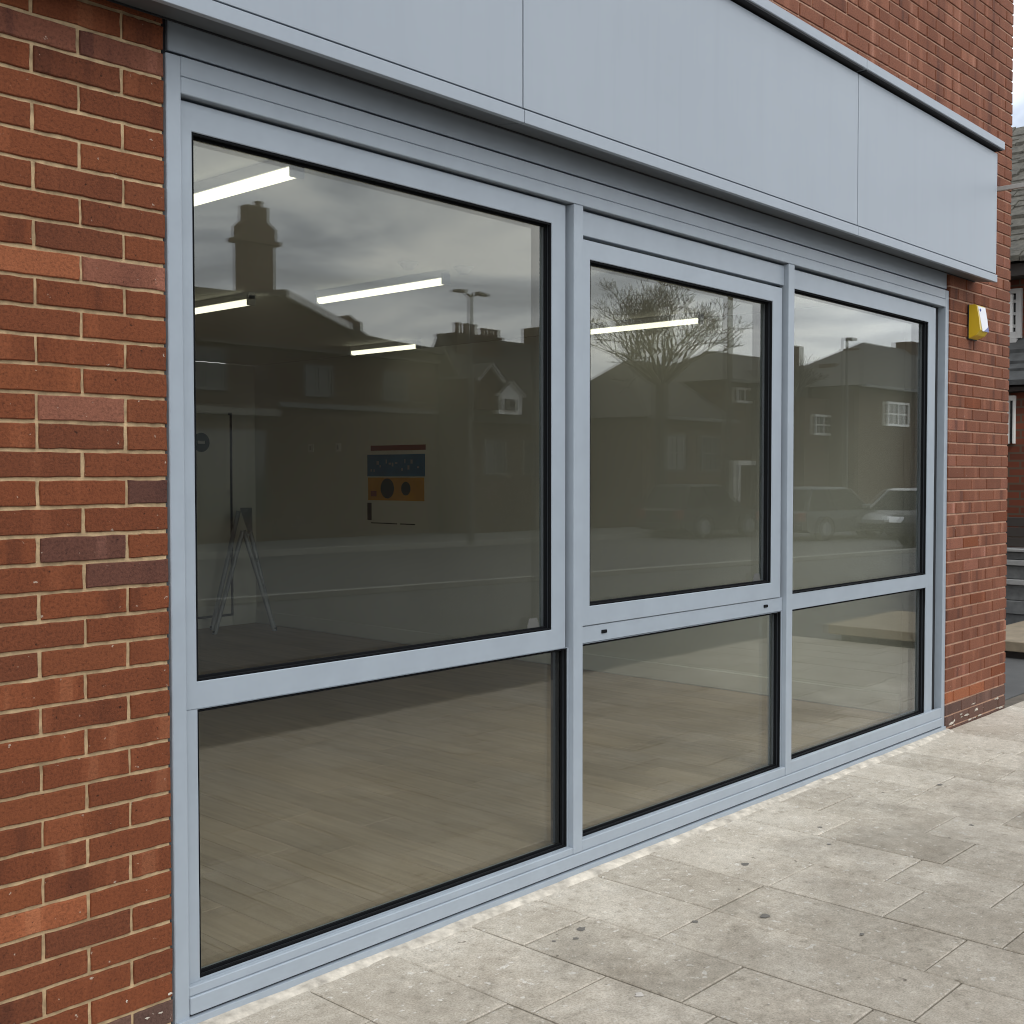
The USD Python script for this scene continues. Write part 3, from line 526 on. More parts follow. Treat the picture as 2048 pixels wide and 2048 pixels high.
_st = stage.GetPrimAtPath(str(al.GetPath()) + '/strobe'); UsdGeom.Xformable(_st).AddTranslateOp().Set(Gf.Vec3d(.000, -.0655, 2.590))
br = thing('sign_bracket', 'thin grey metal bar sticking out from the brick beyond the fascia', 'bracket', (6.10, 0, 3.41))
obj('bar', MB().box(-.014, .014, -1.3, -.004, -.014, .014, .002), 'bracket_metal', br)
obj('wall_plate', MB().box(-.03, .03, -.006, -.0018, -.05, .05, .001), 'bracket_metal', br)

# ------------------------------------------------------------------ room behind the glass
RX1, RY1, FZ, CZ = 5.38, 7.20, 0.015, 2.66
floor = obj('floor', MB().box(-4.0, RX1, .12, RY1, -.05, FZ - .006), 'dark_wood', kind='structure')
pw, c0 = .192, -.6
for c in range(32):
    x0 = c0 + pw * c; x1 = min(x0 + pw, RX1 - .02)
    if x1 - x0 < .03: continue
    y = .13 - rnd.uniform(0, 1.2)
    while y < RY1 - .02:
        a, b = max(y, .125), min(y + 1.285, RY1 - .02); y += 1.285
        if b - a > .03: obj('plank', MB().box(x0 + .0009, x1 - .0009, a + .0009, b - .0009, FZ - .008, FZ, .0012), 'laminate', floor)
ceiling = obj('ceiling', MB().box(-4.0, RX1, .245, RY1, CZ, CZ + .1), 'ceiling_paint', kind='structure')
wr = obj('room_wall', MB().box(RX1, RX1 + .1, .245, RY1, -.05, CZ - .002), 'wall_paint', kind='structure')
wb = obj('room_wall', MB().box(-4.0, RX1 + .1, RY1 + .002, RY1 + .1, -.05, CZ - .002), 'wall_paint', kind='structure')
obj('room_wall', MB().box(-4.1, -4.002, .12, RY1, -.05, CZ - .002), 'wall_paint', kind='structure')
obj('room_wall', MB().box(-4.0, -.05, .2405, .26, -.05, CZ - .002), 'wall_paint', kind='structure')
obj('room_wall', MB().box(RX1, OPEN_R + .002, .112, .243, -.05, 2.75), 'wall_paint', kind='structure')
obj('room_wall', MB().box(-.05, OPEN_R, .236, .262, CZ, 2.95), 'wall_paint', kind='structure')
obj('skirting_board', MB().box(RX1 - .018, RX1 - .001, .25, RY1 - .02, FZ + .0005, FZ + .125, .003), 'skirting_paint', wr)
obj('skirting_board', MB().box(-3.9, 4.12, RY1 - .016, RY1 - .001, FZ + .0005, FZ + .125, .003), 'skirting_paint', wb)
LB = [('ceiling batten light nearest the left edge of the glass', .74, .36), ('ceiling batten light in the middle of the left pane', 2.73, 1.66, 1.12), ('ceiling batten light cut by the left frame over the stepladder', 2.47, 3.10),
      ('smallest ceiling batten light far back in the left pane', 4.89, 4.20, .86), ('ceiling batten light behind the middle pane', 5.09, 1.57)]
def batten(label, x, y, ln=1.22):
    t = thing('ceiling_light', 'lit white ' + label, 'ceiling light', (x, y, 2.585), group='ceiling batten lights')
    obj('housing', MB().box(-.024, .024, 0, ln, .032, .075, .003), 'white_plastic', t)
    pr = [(-.026, .031), (-.023, .010), (-.011, 0), (.011, 0), (.023, .010), (.026, .031)]
    m = trimesh.creation.extrude_polygon(Polygon(pr), ln - .04); v = m.vertices
    obj('diffuser', MB().add(np.c_[v[:, 0], .02 + v[:, 2], v[:, 1]], m.faces[:, ::-1]), 'tube_light', t)
    for yy in (0, ln - .018): obj('end_cap', MB().box(-.030, .030, yy, yy + .014, -.004, .060, .003), 'pale_plastic', t)
    return t
for a in LB: batten(*a)
for i, (x, y, lab) in enumerate([(2.42, 1.63, 'left of the two, above the batten light'), (2.72, 1.52, 'right of the two, by the batten light')]):
    s = thing('smoke_detector', 'round pale smoke detector on the ceiling, ' + lab, 'smoke detector', (x, y, CZ), group='ceiling detectors')
    obj('base', MB().cyl((0, 0, -.012), (0, 0, -.001), .052, .055, 20), 'pale_plastic', s); obj('dome', MB().cyl((0, 0, -.038), (0, 0, -.0125), .026, .046, 20), 'pale_plastic', s)
po = thing('poster', 'wall poster with a blue band over an orange band with two dark discs', 'poster', (RX1 - .001, 0, 0))
def flat(y0, y1, z0, z1, lay): return MB().box(-.0016 * lay - .0012, -.0016 * lay, y0, y1, z0, z1)
obj('sheet', flat(4.60, 5.46, 1.06, 1.86, 1), 'paper', po)
hdg = MB().box(-.0044, -.0032, 4.64, 5.38, 1.760, 1.808)
obj('heading', hdg, 'poster_red', po)
obj('blue_band', flat(4.65, 5.43, 1.525, 1.725, 2), 'poster_blue', po)
obj('orange_band', flat(4.66, 5.42, 1.305, 1.515, 2), 'poster_orange', po)
for yc, r in ((5.15, .092), (4.90, .062)):
    obj('disc', MB().cyl((-.0064, yc, 1.415), (-.0052, yc, 1.415), r, r, 24), 'poster_teal', po)
rp = random.Random(4); mk = MB()
for i in range(16):
    y = 5.38 - i * .042; w = rp.uniform(.012, .034); z = 1.60 + rp.uniform(-.04, .05)
    if i % 5 != 4: mk.box(-.0066, -.0052, y - w, y, z, z + rp.uniform(.012, .04))
obj('handwriting', mk, 'aluminium', po)
obj('mark', flat(5.37, 5.43, 1.12, 1.28, 3), 'ink', po); obj('mark', flat(5.02, 5.38, 1.090, 1.100, 3), 'ink', po); obj('mark', flat(4.78, 4.98, 1.090, 1.100, 3), 'ink', po); obj('mark', flat(5.30, 5.38, 1.34, 1.39, 3), 'poster_red', po)
for y, lab in ((6.27, 'left'), (5.85, 'right')):
    s = thing('wall_switch', f'small white wall switch, {lab} one of the two left of the poster', 'switch', (RX1, y, 1.80), group='wall switches')
    obj('plate', MB().box(-.009, -.001, -.04, .04, -.04, .04, .002), 'white_plastic', s); obj('rocker', MB().box(-.014, -.0095, -.014, .014, -.02, .02, .001), 'pale_plastic', s)
dr = thing('interior_door', 'white interior door with a dark round sign in the far corner', 'door', (0, RY1, 0))
obj('leaf', MB().box(4.16, 5.055, -.030, -.002, .135, 2.14, .003), 'wall_paint', dr)
obj('gap', MB().box(5.056, 5.085, -.024, -.002, .112, 2.165), 'dark_gap', dr); obj('gap', MB().box(4.16, 5.055, -.024, -.002, .112, .134), 'dark_gap', dr)
obj('frame', MB().box(5.086, 5.25, -.026, -.002, FZ, 2.20, .003), 'skirting_paint', dr); obj('frame', MB().box(4.16, 5.085, -.026, -.002, 2.166, 2.25, .003), 'skirting_paint', dr)
obj('sign', MB().cyl((4.72, -.036, 1.86), (4.72, -.031, 1.86), .095, .095, 24), 'poster_teal', dr)
obj('sign_mark', MB().box(4.68, 4.76, -.0385, -.0365, 1.845, 1.875), 'pale_plastic', dr)
obj('handle', MB().cyl((4.26, -.09, 1.04), (4.40, -.09, 1.04), .011).cyl((4.26, -.09, 1.04), (4.26, -.03, 1.04), .011), 'aluminium', dr)
ld = thing('step_ladder', 'folding aluminium stepladder standing open before the far corner', 'ladder')
R = {'a0': (4.88, 6.62, 1.0), 'a1': (4.62, 6.72, FZ), 'b0': (4.93, 6.68, 1.0), 'b1': (5.16, 6.50, FZ), 'c0': (5.12, 6.92, 1.18), 'c1': (5.30, 6.72, FZ), 'd0': (5.06, 6.95, 1.18), 'd1': (4.80, 7.04, FZ)}
R = {k: np.array(v) - (.06, 0, 0) for k, v in R.items()}
for a, b in (('a0', 'a1'), ('b0', 'b1'), ('c0', 'c1'), ('d0', 'd1')):
    obj('rail', MB().cyl(R[a], R[b], .023, .023, 8), 'aluminium', ld)
    obj('foot', MB().cyl(R[b] + (0, 0, .0), R[b] + (0, 0, .035), .021, .021, 8), 'black_rubber', ld)
for t in (.12, .38, .62, .86):
    p, q = R['b0'] + (R['b1'] - R['b0']) * t, R['c0'] + (R['c1'] - R['c0']) * t; z = (p[2] + q[2]) / 2; p = np.array([p[0], p[1], z]); q = np.array([q[0], q[1], z])
    obj('tread', MB().cyl(p, q, .022, .022, 6), 'aluminium', ld)
obj('top_platform', MB().add([(4.86, 6.60, 1.0), (4.96, 6.66, 1.0), (5.16, 6.95, 1.19), (5.04, 6.98, 1.19), (4.86, 6.60, 1.02), (4.96, 6.66, 1.02), (5.16, 6.95, 1.21), (5.04, 6.98, 1.21)], [(0, 3, 2, 1), (4, 5, 6, 7), (0, 1, 5, 4), (1, 2, 6, 5), (2, 3, 7, 6), (3, 0, 4, 7)]), 'aluminium', ld)

# ------------------------------------------------------------------ next door, seen past the pier
nb = thing('brick_house', 'old red brick house with stone-tiled roof beyond the right pier', 'house', (11.5, 0, 0))
obj('wall', MB().box(0, 6, .55, 9.0, -.1, 3.80), 'house_brick', nb)
def tiles(x0, x1, z0, z1, y0, y1, rows, mname, parent, taper=0.0, jw=.26, seed=1):
    """courses of separate tiles on a slope that rises from (x0,z0) to (x1,z1)"""
    r = random.Random(seed); mb = MB(); sx, sz = (x1 - x0) / rows, (z1 - z0) / rows
    for k in range(rows):
        y = y0 + taper * k * sx - r.uniform(0, jw)
        while y < y1 - taper * k * sx:
            w = r.uniform(.7, 1.2) * jw; a, b = max(y, y0 + taper * k * sx), min(y + w, y1 - taper * k * sx); y += w
            if b - a < .03: continue
            p = (x0 + sx * k - .02, z0 + sz * k + r.uniform(-.004, .008)); q = (x0 + sx * (k + 1) + .02, z0 + sz * (k + 1) + .012); t = r.uniform(.03, .065)
            v = [(p[0], a + .004, p[1]), (p[0], b - .004, p[1]), (q[0], b - .004, q[1]), (q[0], a + .004, q[1])]; v += [(x, yy, z + t) for x, yy, z in v]
            mb.add(v, [(0, 3, 2, 1), (4, 5, 6, 7), (0, 1, 5, 4), (1, 2, 6, 5), (2, 3, 7, 6), (3, 0, 4, 7)])
    return mb
rf = obj('roof', MB().add([(-.30, .5, 3.80), (-.30, 9.2, 3.80), (2.9, 9.2, 6.1), (2.9, 3.6, 6.1), (6.2, .5, 3.8), (6.2, 9.2, 3.8)], [(0, 3, 2, 1), (0, 4, 3, 3), (4, 5, 2, 3), (0, 1, 5, 4)]), 'dark_wood', nb)
obj('tile', tiles(-.34, 2.8, 3.80, 6.06, .42, 9.2, 26, 'stone_tile', rf, jw=.24), 'stone_tile', rf, kind='stuff')
obj('eaves_board', MB().box(-.30, -.02, .5, 9.0, 3.66, 3.79), 'dark_wood', nb)
def sash(parent, y0, y1, z0, z1, bars, m='white_trim'):
    f = MB(); f.box(-.06, -.01, y0, y0 + .055, z0, z1).box(-.06, -.01, y1 - .055, y1, z0, z1).box(-.06, -.01, y0 + .055, y1 - .055, z1 - .05, z1).box(-.07, -.01, y0 + .055, y1 - .055, z0, z0 + .07)
    for b in range(1, bars): z = z0 + (z1 - z0) * b / bars; f.box(-.05, -.015, y0 + .055, y1 - .055, z - .016, z + .016)
    w = obj('window', f, m, parent); obj('pane', MB().box(-.013, -.005, y0 + .01, y1 - .01, z0 + .01, z1 - .01), 'far_window_glass', w); return w
obj('mullion', MB().box(-.065, -.012, 1.755, 1.80, 3.085, 3.50), 'dormer_white', nb); sash(nb, 1.665, 2.9, 3.02, 3.56, 4); obj('window_sill', MB().box(-.10, -.005, 1.70, 2.95, 2.965, 3.015), 'white_trim', nb)
br2 = obj('bay_roof', MB().add([(-.75, 1.3, 2.44), (-.75, 3.3, 2.44), (-.02, 3.3, 2.95), (-.02, 1.3, 2.95), (-.75, 1.3, 2.40), (-.75, 3.3, 2.40), (-.02, 3.3, 2.40), (-.02, 1.3, 2.40)], [(0, 3, 2, 1), (4, 5, 6, 7), (0, 1, 5, 4), (1, 2, 6, 5), (2, 3, 7, 6), (3, 0, 4, 7)]), 'dark_wood', nb)
obj('tile', tiles(-.78, -.03, 2.455, 2.96, 1.28, 3.32, 7, 'slate', br2, jw=.3, seed=2), 'slate', br2, kind='stuff')
obj('bay_wall', MB().box(-.60, -.005, 1.30, 3.2, -.1, 2.395), 'house_brick', nb)
f = obj('bay_window', MB().box(-.66, -.605, 1.51, 1.525, 1.86, 2.36).box(-.66, -.605, 1.565, 1.60, 1.86, 2.31).box(-.66, -.605, 1.525, 3.0, 2.31, 2.36).box(-.66, -.605, 1.6, 3.0, 1.86, 1.92).box(-.65, -.61, 1.6, 3.0, 2.08, 2.11), 'dormer_white', nb); obj('pane', MB().box(-.615, -.603, 1.515, 3.0, 1.87, 2.35), 'far_window_glass', f)
obj('drainpipe', MB().cyl((-.66, 1.62, -.1), (-.66, 1.62, 2.38), .035), 'dark_wood', nb)
gw = thing('garden_wall', 'low grey stone wall with dark boards on top beside the brick house', 'wall', (10.6, 0, 0))
for i, (z0, z1, m, ov) in enumerate([(-.09, .10, 'grey_stone', 0), (.104, .24, 'grey_stone', .02), (.244, .40, 'grey_stone', 0), (.404, .46, 'pale_stone', .03), (.464, .60, 'grey_stone', 0), (.604, .66, 'pale_stone', .03), (.664, .74, 'grey_stone', 0), (.744, .775, 'pale_stone', .04)]):
    obj('stone_course' if m == 'grey_stone' else 'coping', MB().box(-ov, .22 + ov, .6, 6.0, z0, z1, .006), m, gw)
for i in range(3): obj('board', MB().box(.08, .12, .6, 6.0, .79 + .105 * i, .79 + .105 * i + .095, .003), 'dark_wood', gw)
st = thing('stone_step', 'low beige stone platform on a dark base beside the pavement', 'step')
obj('base', MB().box(8.86, 10.3, -2.3, 1.15, -.098, -.02), 'dark_wood', st)
obj('slab', MB().box(8.78, 10.35, -2.40, 1.22, -.018, .072, .006), 'step_stone', st)

# ------------------------------------------------------------------ across the street (seen in the glass)
def rect_window(parent, x0, x1, z0, z1, y, nx=2, nz=2, m='white_trim', glass='far_window_glass', face=1):
    f = MB(); w = .07
    f.frame_y(x0, x1, z0, z1, w, y, y + .06 * face if face > 0 else y)
    for i in range(1, nx): x = x0 + (x1 - x0) * i / nx; f.box(x - .03, x + .03, y, y + .05, z0 + w, z1 - w)
    for i in range(1, nz): z = z0 + (z1 - z0) * i / nz; f.box(x0 + w, x1 - w, y, y + .04, z - .022, z + .022)
    wn = obj('window', f, m, parent); obj('pane', MB().box(x0 + .02, x1 - .02, y - .01, y + .015, z0 + .02, z1 - .02), glass, wn); return wn
def pots(parent, xs, y, z, h=.3, r=.11):
    for x in xs: obj('chimney_pot', MB().cyl((x, y, z), (x, y, z + h), r, r * .85, 10).cyl((x, y, z + h * .82), (x, y, z + h * .92), r * 1.1, r * 1.1, 10), 'chimney_pot', parent)
# gabled house with the tall chimney
h1 = thing('brick_house', 'dark gabled house with a tall corbelled chimney across the street', 'house')
poly = [(5.0, -.1), (5.0, 5.50), (14.6, 5.72), (15.86, 5.92), (17.9, 5.28), (18.5, 5.02), (19.3, 4.95), (21.25, 4.86), (21.25, -.1)]
obj('wall', MB().prism_y(poly, -20.85, -27.5), 'far_brick', h1)
def roof_strip(x0, z0, x1, z1, yf=-20.55, yb=-27.8, t=.13):
    return MB().add([(x0, yf, z0), (x1, yf, z1), (x1, yb, z1), (x0, yb, z0), (x0, yf, z0 + t), (x1, yf, z1 + t), (x1, yb, z1 + t), (x0, yb, z0 + t)], [(0, 3, 2, 1), (4, 5, 6, 7), (0, 1, 5, 4), (1, 2, 6, 5), (2, 3, 7, 6), (3, 0, 4, 7)])
for a, b in zip(poly[1:-2], poly[2:-1]): obj('roof', roof_strip(a[0], a[1] + .003, b[0] - .002, b[1] + .003), 'roof_tile', h1)
obj('verge_board', MB().sbox(15.9, 17.88, -20.52, -20.50, 5.86, 6.03, 5.24, 5.40), 'dormer_white', h1)
ch = obj('chimney', MB().box(14.84, 15.77, -21.22, -20.87, 5.4, 7.12).box(14.70, 15.92, -21.30, -20.79, 7.125, 7.22).box(14.82, 15.81, -21.24, -20.85, 7.225, 7.52), 'far_brick', h1)
obj('chimney_cap', MB().prism_y([(14.82, 7.53), (15.81, 7.53), (15.60, 7.68), (15.60, 8.02), (14.98, 8.02), (14.98, 7.68)], -21.2, -20.88), 'far_brick', ch); pots(ch, (15.42,), -21.04, 8.02, .15, .11)
st2 = obj('chimney', MB().prism_y([(17.90, 4.9), (18.54, 4.9), (18.54, 5.52), (18.36, 5.56), (18.12, 5.68), (17.90, 5.52)], -21.6, -20.87), 'far_brick', h1)
obj('shop_fascia', MB().box(6, 15.7, -20.84, -20.60, 2.95, 3.12), 'far_plaster', h1); obj('eaves_board', MB().box(13.5, 21.2, -20.84, -20.68, 4.62, 4.70), 'dark_wood', h1)
obj('string_course', MB().box(15.8, 21.2, -20.84, -20.76, 3.2, 3.32), 'grey_trim', h1)
for x in (8.2, 11.0, 13.2): rect_window(h1, x, x + 1.1, 3.5, 4.5, -20.84, m='grey_trim')
for x in (16.6, 19.2): rect_window(h1, x, x + .9, 3.5, 4.3, -20.84, m='grey_trim')
obj('shop_window', MB().box(8, 15.4, -20.84, -20.78, .5, 2.6), 'far_window_glass', h1)
def hip_house(name, label, x0, x1, yf, yb, ez, rx0, rx1, rz, wall='far_brick', roof='roof_tile'):
    h = thing(name, label, 'house'); ry = (yf + yb) / 2
    obj('wall', MB().box(x0, x1, yb, yf, -.1, ez), wall, h)
    o = .3; c = [(x0 - o, yf + o, ez + .003), (x1 + o, yf + o, ez + .003), (x1 + o, yb - o, ez + .003), (x0 - o, yb - o, ez + .003), (rx0, ry, rz), (rx1, ry, rz)]
    r = obj('roof', MB().add(c, [(0, 1, 5), (0, 5, 4), (1, 2, 5), (2, 3, 4), (2, 4, 5), (3, 0, 4), (0, 3, 2), (0, 2, 1)]), roof, h)
    obj('gutter', MB().box(x0 - o, x1 + o, yf + o + .002, yf + o + .09, ez - .06, ez + .03), 'grey_trim', h)
    return h, ry
# terraced house with pots and dormers
h3 = thing('brick_house', 'terraced house with six chimney pots and white gabled dormers across the street', 'house')
obj('wall', MB().box(21.4, 26.3, -22.2, -19.6, -.1, 3.0), 'far_brick', h3)
obj('roof', MB().prism_x([(-19.32, 2.96), (-20.85, 5.48), (-22.4, 2.96)], 21.3, 26.4), 'roof_tile', h3)
c3 = obj('chimney', MB().box(21.64, 23.48, -21.2, -20.5, 4.9, 5.42).box(21.58, 23.54, -21.26, -20.44, 5.425, 5.50), 'far_brick', h3); pots(c3, (21.8, 22.12, 22.44), -20.6, 5.50, .30, .10); pots(c3, (22.83, 23.11, 23.39), -20.6, 5.50, .23, .10)
obj('chimney', MB().box(25.22, 25.95, -21.2, -20.5, 5.0, 5.98), 'far_brick', h3)
for xc, zc, hw, hh, bz, m in ((21.70, 4.58, .50, .44, 3.3, 'far_plaster'), (22.50, 4.16, .55, .40, 3.2, 'white_trim')):
    d = obj('dormer', MB().prism_y([(xc - hw * .86, bz), (xc + hw * .86, bz), (xc + hw * .86, zc - hh * .9), (xc, zc - .06), (xc - hw * .86, zc - hh * .9)], -19.25, -20.6), 'far_brick' if m == 'far_plaster' else 'dormer_white', h3)
    t = .075
    obj('bargeboard', MB().add([(xc - hw, -19.15, zc - hh), (xc, -19.15, zc), (xc + hw, -19.15, zc - hh), (xc + hw, -19.15, zc - hh - t), (xc, -19.15, zc - t), (xc - hw, -19.15, zc - hh - t)] + [(xc - hw, -19.24, zc - hh), (xc, -19.24, zc), (xc + hw, -19.24, zc - hh), (xc + hw, -19.24, zc - hh - t), (xc, -19.24, zc - t), (xc - hw, -19.24, zc - hh - t)],
        [(0, 1, 4, 5), (1, 2, 3, 4), (6, 11, 10, 7), (7, 10, 9, 8), (0, 6, 7, 1), (1, 7, 8, 2), (5, 4, 10, 11), (4, 3, 9, 10)]), 'dormer_white', d)
    obj('dormer_roof', MB().add([(xc - hw, -19.1, zc - hh + .003), (xc, -19.1, zc + .003), (xc + hw, -19.1, zc - hh + .003), (xc - hw, -20.9, zc - hh + .003), (xc, -20.9, zc + .003), (xc + hw, -20.9, zc - hh + .003)], [(0, 1, 4, 3), (1, 2, 5, 4)]), 'roof_tile', d)
rect_window(h3, 22.26, 22.74, 3.32, 3.62, -19.245, 2, 1, m='grey_trim')
for x in (21.8, 23.4, 25.0): rect_window(h3, x, x + .9, 1.5, 2.5, -19.59, m='grey_trim')
a2, _ = hip_house('brick_house', 'low hip-roofed house behind the bare tree', 25.4, 29.5, -16.7, -21.0, 3.15, 27.4, 28.7, 5.05)
for x in (26.3, 28.1): rect_window(a2, x, x + 1.1, 1.6, 2.7, -16.69, m='grey_trim')
b2, _ = hip_house('brick_house', 'wide hip-roofed house to the right of the bare tree', 29.9, 39.0, -16.9, -20.8, 4.45, 32.0, 37.6, 5.66)
for x, z in ((31.4, 3.9), (34.2, 3.9)): rect_window(b2, x - 1.0, x + .4, z - .12, z + .36, -16.89, 3, 1, m='dormer_white')
pc = obj('porch', MB().frame_y(30.25, 32.0, -.1, 1.95, .14, -16.88, -16.70), 'dormer_white', b2)
c2h, _ = hip_house('brick_house', 'tall house with a white casement window furthest along the street', 32.9, 44.0, -14.0, -17.7, 4.30, 37.0, 42.0, 6.12)
rect_window(c2h, 34.85, 36.45, 3.10, 3.89, -13.99, 2, 2, m='dormer_white')
for x in (38.6,): rect_window(c2h, x, x + 1.5, 3.10, 3.89, -13.99, 2, 2)
obj('chimney', MB().box(36.16, 36.74, -16.2, -15.6, 5.2, 5.84), 'far_brick', c2h); obj('chimney', MB().box(40.3, 40.95, -16.2, -15.6, 5.7, 6.40), 'far_brick', c2h); obj('chimney', MB().box(34.45, 35.2, -16.2, -15.6, 4.3, 5.20), 'far_brick', c2h)
d2 = thing('brick_house', 'small house with one chimney between the two hip-roofed houses', 'house')
obj('wall', MB().box(31.3, 34.0, -17.6, -15.0, -.1, 3.9), 'far_brick', d2)
obj('roof', MB().prism_y([(31.2, 4.4), (31.9, 4.90), (32.5, 4.80), (34.25, 4.36), (34.25, 3.905), (31.2, 3.905)], -15.6, -17.6), 'roof_tile', d2)
obj('chimney', MB().box(31.92, 32.5, -16.3, -15.7, 4.5, 5.60), 'far_brick', d2)
rect_window(d2, 31.9, 33.0, 2.75, 3.4, -14.99, m='white_trim')

# bare tree
def make_tree(base, fork_z, height, spread, seed, limbs, levels, r0):
    r = random.Random(seed); tr = MB(); cr = MB(); b = np.array(base, float); f = b + (0, 0, fork_z)
    tr.cyl(b - (0, 0, .1), b + (0, 0, .5), r0 * 1.35, r0 * 1.05, 10); tr.cyl(b + (0, 0, .5), f, r0 * 1.05, r0, 10)
    def grow(p, d, ln, rad, lev):
        n = 2 if lev < 3 else 1; q = p
        for _ in range(n):
            d = d + np.array([r.gauss(0, .10), r.gauss(0, .10), r.gauss(.05, .07)]); d /= np.linalg.norm(d)
            e = q + d * ln / n; cr.cyl(q, e, max(rad, .008), max(rad * .8, .007), 6 if lev < 2 else 3); q = e; rad *= .8
        if lev >= levels: return
        k = 3 if r.random() < .65 else 2
        for _ in range(k):
            s = np.array([r.gauss(0, .50), r.gauss(0, .50), r.gauss(.10, .30)]); dd = d + s; dd /= np.linalg.norm(dd)
            grow(q, dd, ln * r.uniform(.60, .82), rad * .72, lev + 1)
    for i in range(limbs):
        a = 2 * np.pi * i / limbs + r.uniform(-.2, .2); e = r.uniform(.22, 1.45)
        d = np.array([math.cos(a) * math.cos(e) * spread, math.sin(a) * math.cos(e) * spread, math.sin(e)]); d /= np.linalg.norm(d)
        grow(f - (0, 0, r.uniform(0, .35)), d, height * r.uniform(.27, .36), r0 * .55, 1)
    return tr, cr
t1 = thing('bare_tree', 'large leafless tree with fan of branches on the far pavement', 'tree')
a, b = make_tree((23.75, -15.0, 0.02), 4.0, 2.95, 1.2, 5, 15, 6, .17); obj('trunk', a, 'bark', t1); obj('crown', b, 'bark', t1)
t2 = thing('bare_tree', 'smaller leafless tree beside the utility pole', 'tree')
a, b = make_tree((30.7, -15.2, 0.02), 3.6, 1.9, .9, 9, 7, 5, .12); obj('trunk', a, 'bark', t2); obj('crown', b, 'bark', t2)
t3 = thing('bare_tree', 'distant leafless tree showing between two roofs', 'tree')
a, b = make_tree((36.8, -19.6, 0.0), 3.6, 2.0, .9, 12, 7, 5, .12); obj('trunk', a, 'bark', t3); obj('crown', b, 'bark', t3)
# lamps and pole
l1 = thing('street_lamp', 'double-armed street lamp standing before the terrace chimneys', 'street lamp', (16.38, -14.75, 0.02))
obj('post', MB().cyl((0, 0, 0), (0, 0, 5.38), .06, .035, 12), 'lamp_steel', l1)
for s in (-1, 1):
    obj('arm', MB().cyl((0, 0, 5.30), (s * .24, 0, 5.41), .02), 'lamp_steel', l1)
    obj('lantern', MB().sbox(min(s * .18, s * .50), max(s * .18, s * .50), -.08, .08, *((5.37, 5.42, 5.385, 5.45) if s < 0 else (5.385, 5.45, 5.37, 5.42)), .008), 'lamp_steel', l1)
l2 = thing('street_lamp', 'single-armed street lamp rising behind the far roof', 'street lamp', (29.55, -12.72, -.09))
obj('post', MB().cyl((0, 0, 0), (0, 0, 5.48), .06, .04, 12), 'lamp_steel', l2); obj('arm', MB().cyl((0, 0, 5.46), (.16, 0, 5.50), .025), 'lamp_steel', l2); obj('lantern', MB().box(.12, .48, -.08, .08, 5.44, 5.52, .01), 'lamp_steel', l2)
pl = thing('utility_pole', 'tall thin pole to the right of the large bare tree', 'pole', (27.5, -15.3, 0.02))
obj('shaft', MB().cyl((0, 0, 0), (0, 0, 7.6), .10, .07, 12), 'pole_wood', pl); obj('crossbar', MB().box(-.5, .5, -.05, .05, 7.35, 7.45), 'pole_wood', pl)

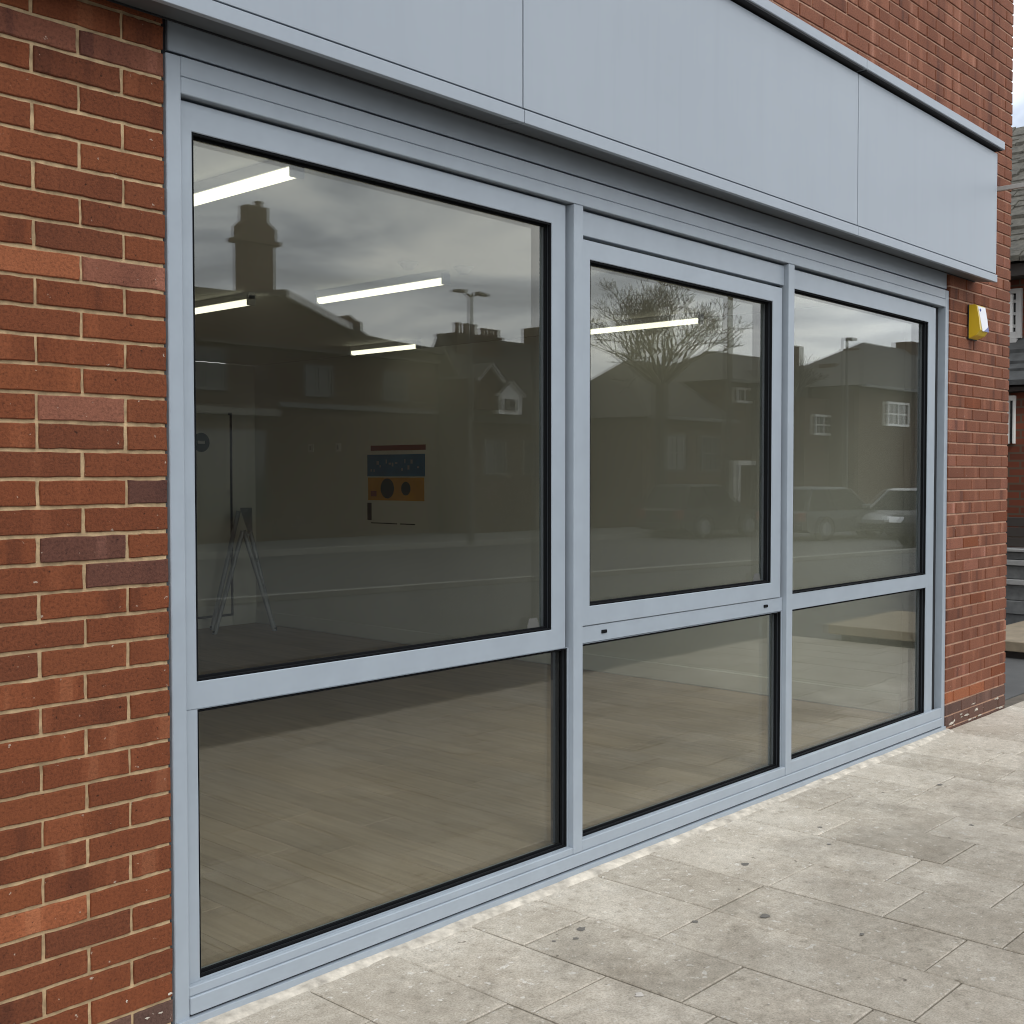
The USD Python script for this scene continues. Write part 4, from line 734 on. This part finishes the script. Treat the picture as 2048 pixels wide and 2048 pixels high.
# cars
def car(name, label, loc, rz, paint, L, Wd, H, hatch=True, suv=False):
    t = thing(name, label, 'car', loc, rz, 'cars in the street')
    g = .20 if not suv else .26; bh = H * .56
    prof = [(-L / 2, g + .08), (-L / 2 + .02, bh * .92), (-L / 2 + .10, bh), (L / 2 - 1.05, bh), (L / 2 - .25, bh * .88), (L / 2 - .04, bh * .70), (L / 2, g + .08), (L / 2 - .15, g), (-L / 2 + .15, g)]
    from shapely.geometry import Point
    wx = (-L / 2 + .78, L / 2 - .82); wr_ = .36 if suv else .215 * H
    p = Polygon(prof)
    for x in wx: p = p.difference(Point(x, wr_).buffer(wr_ + .04, 12))
    m = trimesh.creation.extrude_polygon(p, Wd); v = m.vertices
    k = 1 - .06 * np.clip((v[:, 1] - bh * .7) / (bh * .3), 0, 1)
    obj('body', MB().add(np.c_[v[:, 0], (v[:, 2] - Wd / 2) * k, v[:, 1]], m.faces), paint, t)
    rl = (-L / 2 + .10, -L / 2 + (.42 if hatch else .75), L / 2 - 1.75, L / 2 - 1.05)
    def cabin(z0, z1, xs, w0, w1): 
        return [(xs[0], -w0, z0), (xs[3], -w0, z0), (xs[3], w0, z0), (xs[0], w0, z0), (xs[1], -w1, z1), (xs[2], -w1, z1), (xs[2], w1, z1), (xs[1], w1, z1)]
    F = [(0, 3, 2, 1), (4, 5, 6, 7), (0, 1, 5, 4), (1, 2, 6, 5), (2, 3, 7, 6), (3, 0, 4, 7)]
    obj('window', MB().add(cabin(bh + .003, H - .06, rl, Wd * .46, Wd * .375), F), 'car_glass', t)
    rr = MB().add(cabin(H - .058, H, (rl[1] - .03, rl[1] + .08, rl[2] - .12, rl[2] + .05), Wd * .385, Wd * .34), F)
    for s in (-1, 1):
        for xa, xb in ((rl[0], rl[1]), (rl[3], rl[2]), ((rl[0] + rl[3]) / 2 - .1, (rl[1] + rl[2]) / 2 - .1)):
            rr.cyl((xa, s * Wd * .462, bh), (xb, s * Wd * .378, H - .05), .035, .03, 6)
    obj('roof', rr, paint, t)
    for x in wx:
        for s in (-1, 1):
            w = obj('wheel', MB().cyl((x, s * (Wd / 2 - .20), wr_), (x, s * (Wd / 2 - .01), wr_), wr_, wr_, 20), 'tyre', t); obj('rim', MB().cyl((x, s * (Wd / 2 - .008), wr_), (x, s * (Wd / 2 - .002), wr_), wr_ * .62, wr_ * .6, 16), 'wheel_rim', w)
    for s in (-1, 1):
        obj('headlight', MB().box(L / 2 - .16, L / 2 - .02, min(s * Wd * .28, s * Wd * .45), max(s * Wd * .28, s * Wd * .45), bh * .68, bh * .84, .01), 'lamp_glass', t)
        obj('tail_light', MB().box(-L / 2 - .012, -L / 2 + .06, min(s * Wd * .36, s * Wd * .46), max(s * Wd * .36, s * Wd * .46), bh * .66, bh * .95, .008), 'poster_red', t)
        obj('mirror', MB().box(L / 2 - 1.45, L / 2 - 1.28, min(s * Wd * .47, s * Wd * .56), max(s * Wd * .47, s * Wd * .56), bh + .02, bh + .14, .02), paint, t)
    obj('bumper', MB().box(L / 2 - .02, L / 2 + .03, -Wd * .42, Wd * .42, g + .06, g + .2, .01).box(-L / 2 - .03, -L / 2 + .02, -Wd * .42, Wd * .42, g + .06, g + .2, .01), 'tyre', t)
    if suv: 
        for s in (-1, 1): obj('roof_rail', MB().cyl((rl[1] + .1, s * Wd * .33, H + .04), (rl[2] - .1, s * Wd * .33, H + .04), .02), 'wheel_rim', t)
    return t
ang = math.degrees(math.atan2(RU[1], RU[0]))
car('parked_car', 'dark car parked across the road with sky glinting on its roof', (24.3, -14.0, -.09), ang, 'dark_car_paint', 3.3, 1.6, 1.36)
car('parked_car', 'grey hatchback on the road facing away', (25.7, -11.3, -.09), ang, 'grey_car_paint', 3.7, 1.62, 1.30)
car('parked_car', 'dark tall car parked at the near kerb', (24.9, -7.25, -.09), ang + 180, 'dark_car_paint', 4.3, 1.75, 1.46, suv=True)
car('parked_car', 'white car behind the dark tall car', (27.7, -9.9, -.09), ang + 180, 'white_car_paint', 3.8, 1.65, 1.25)
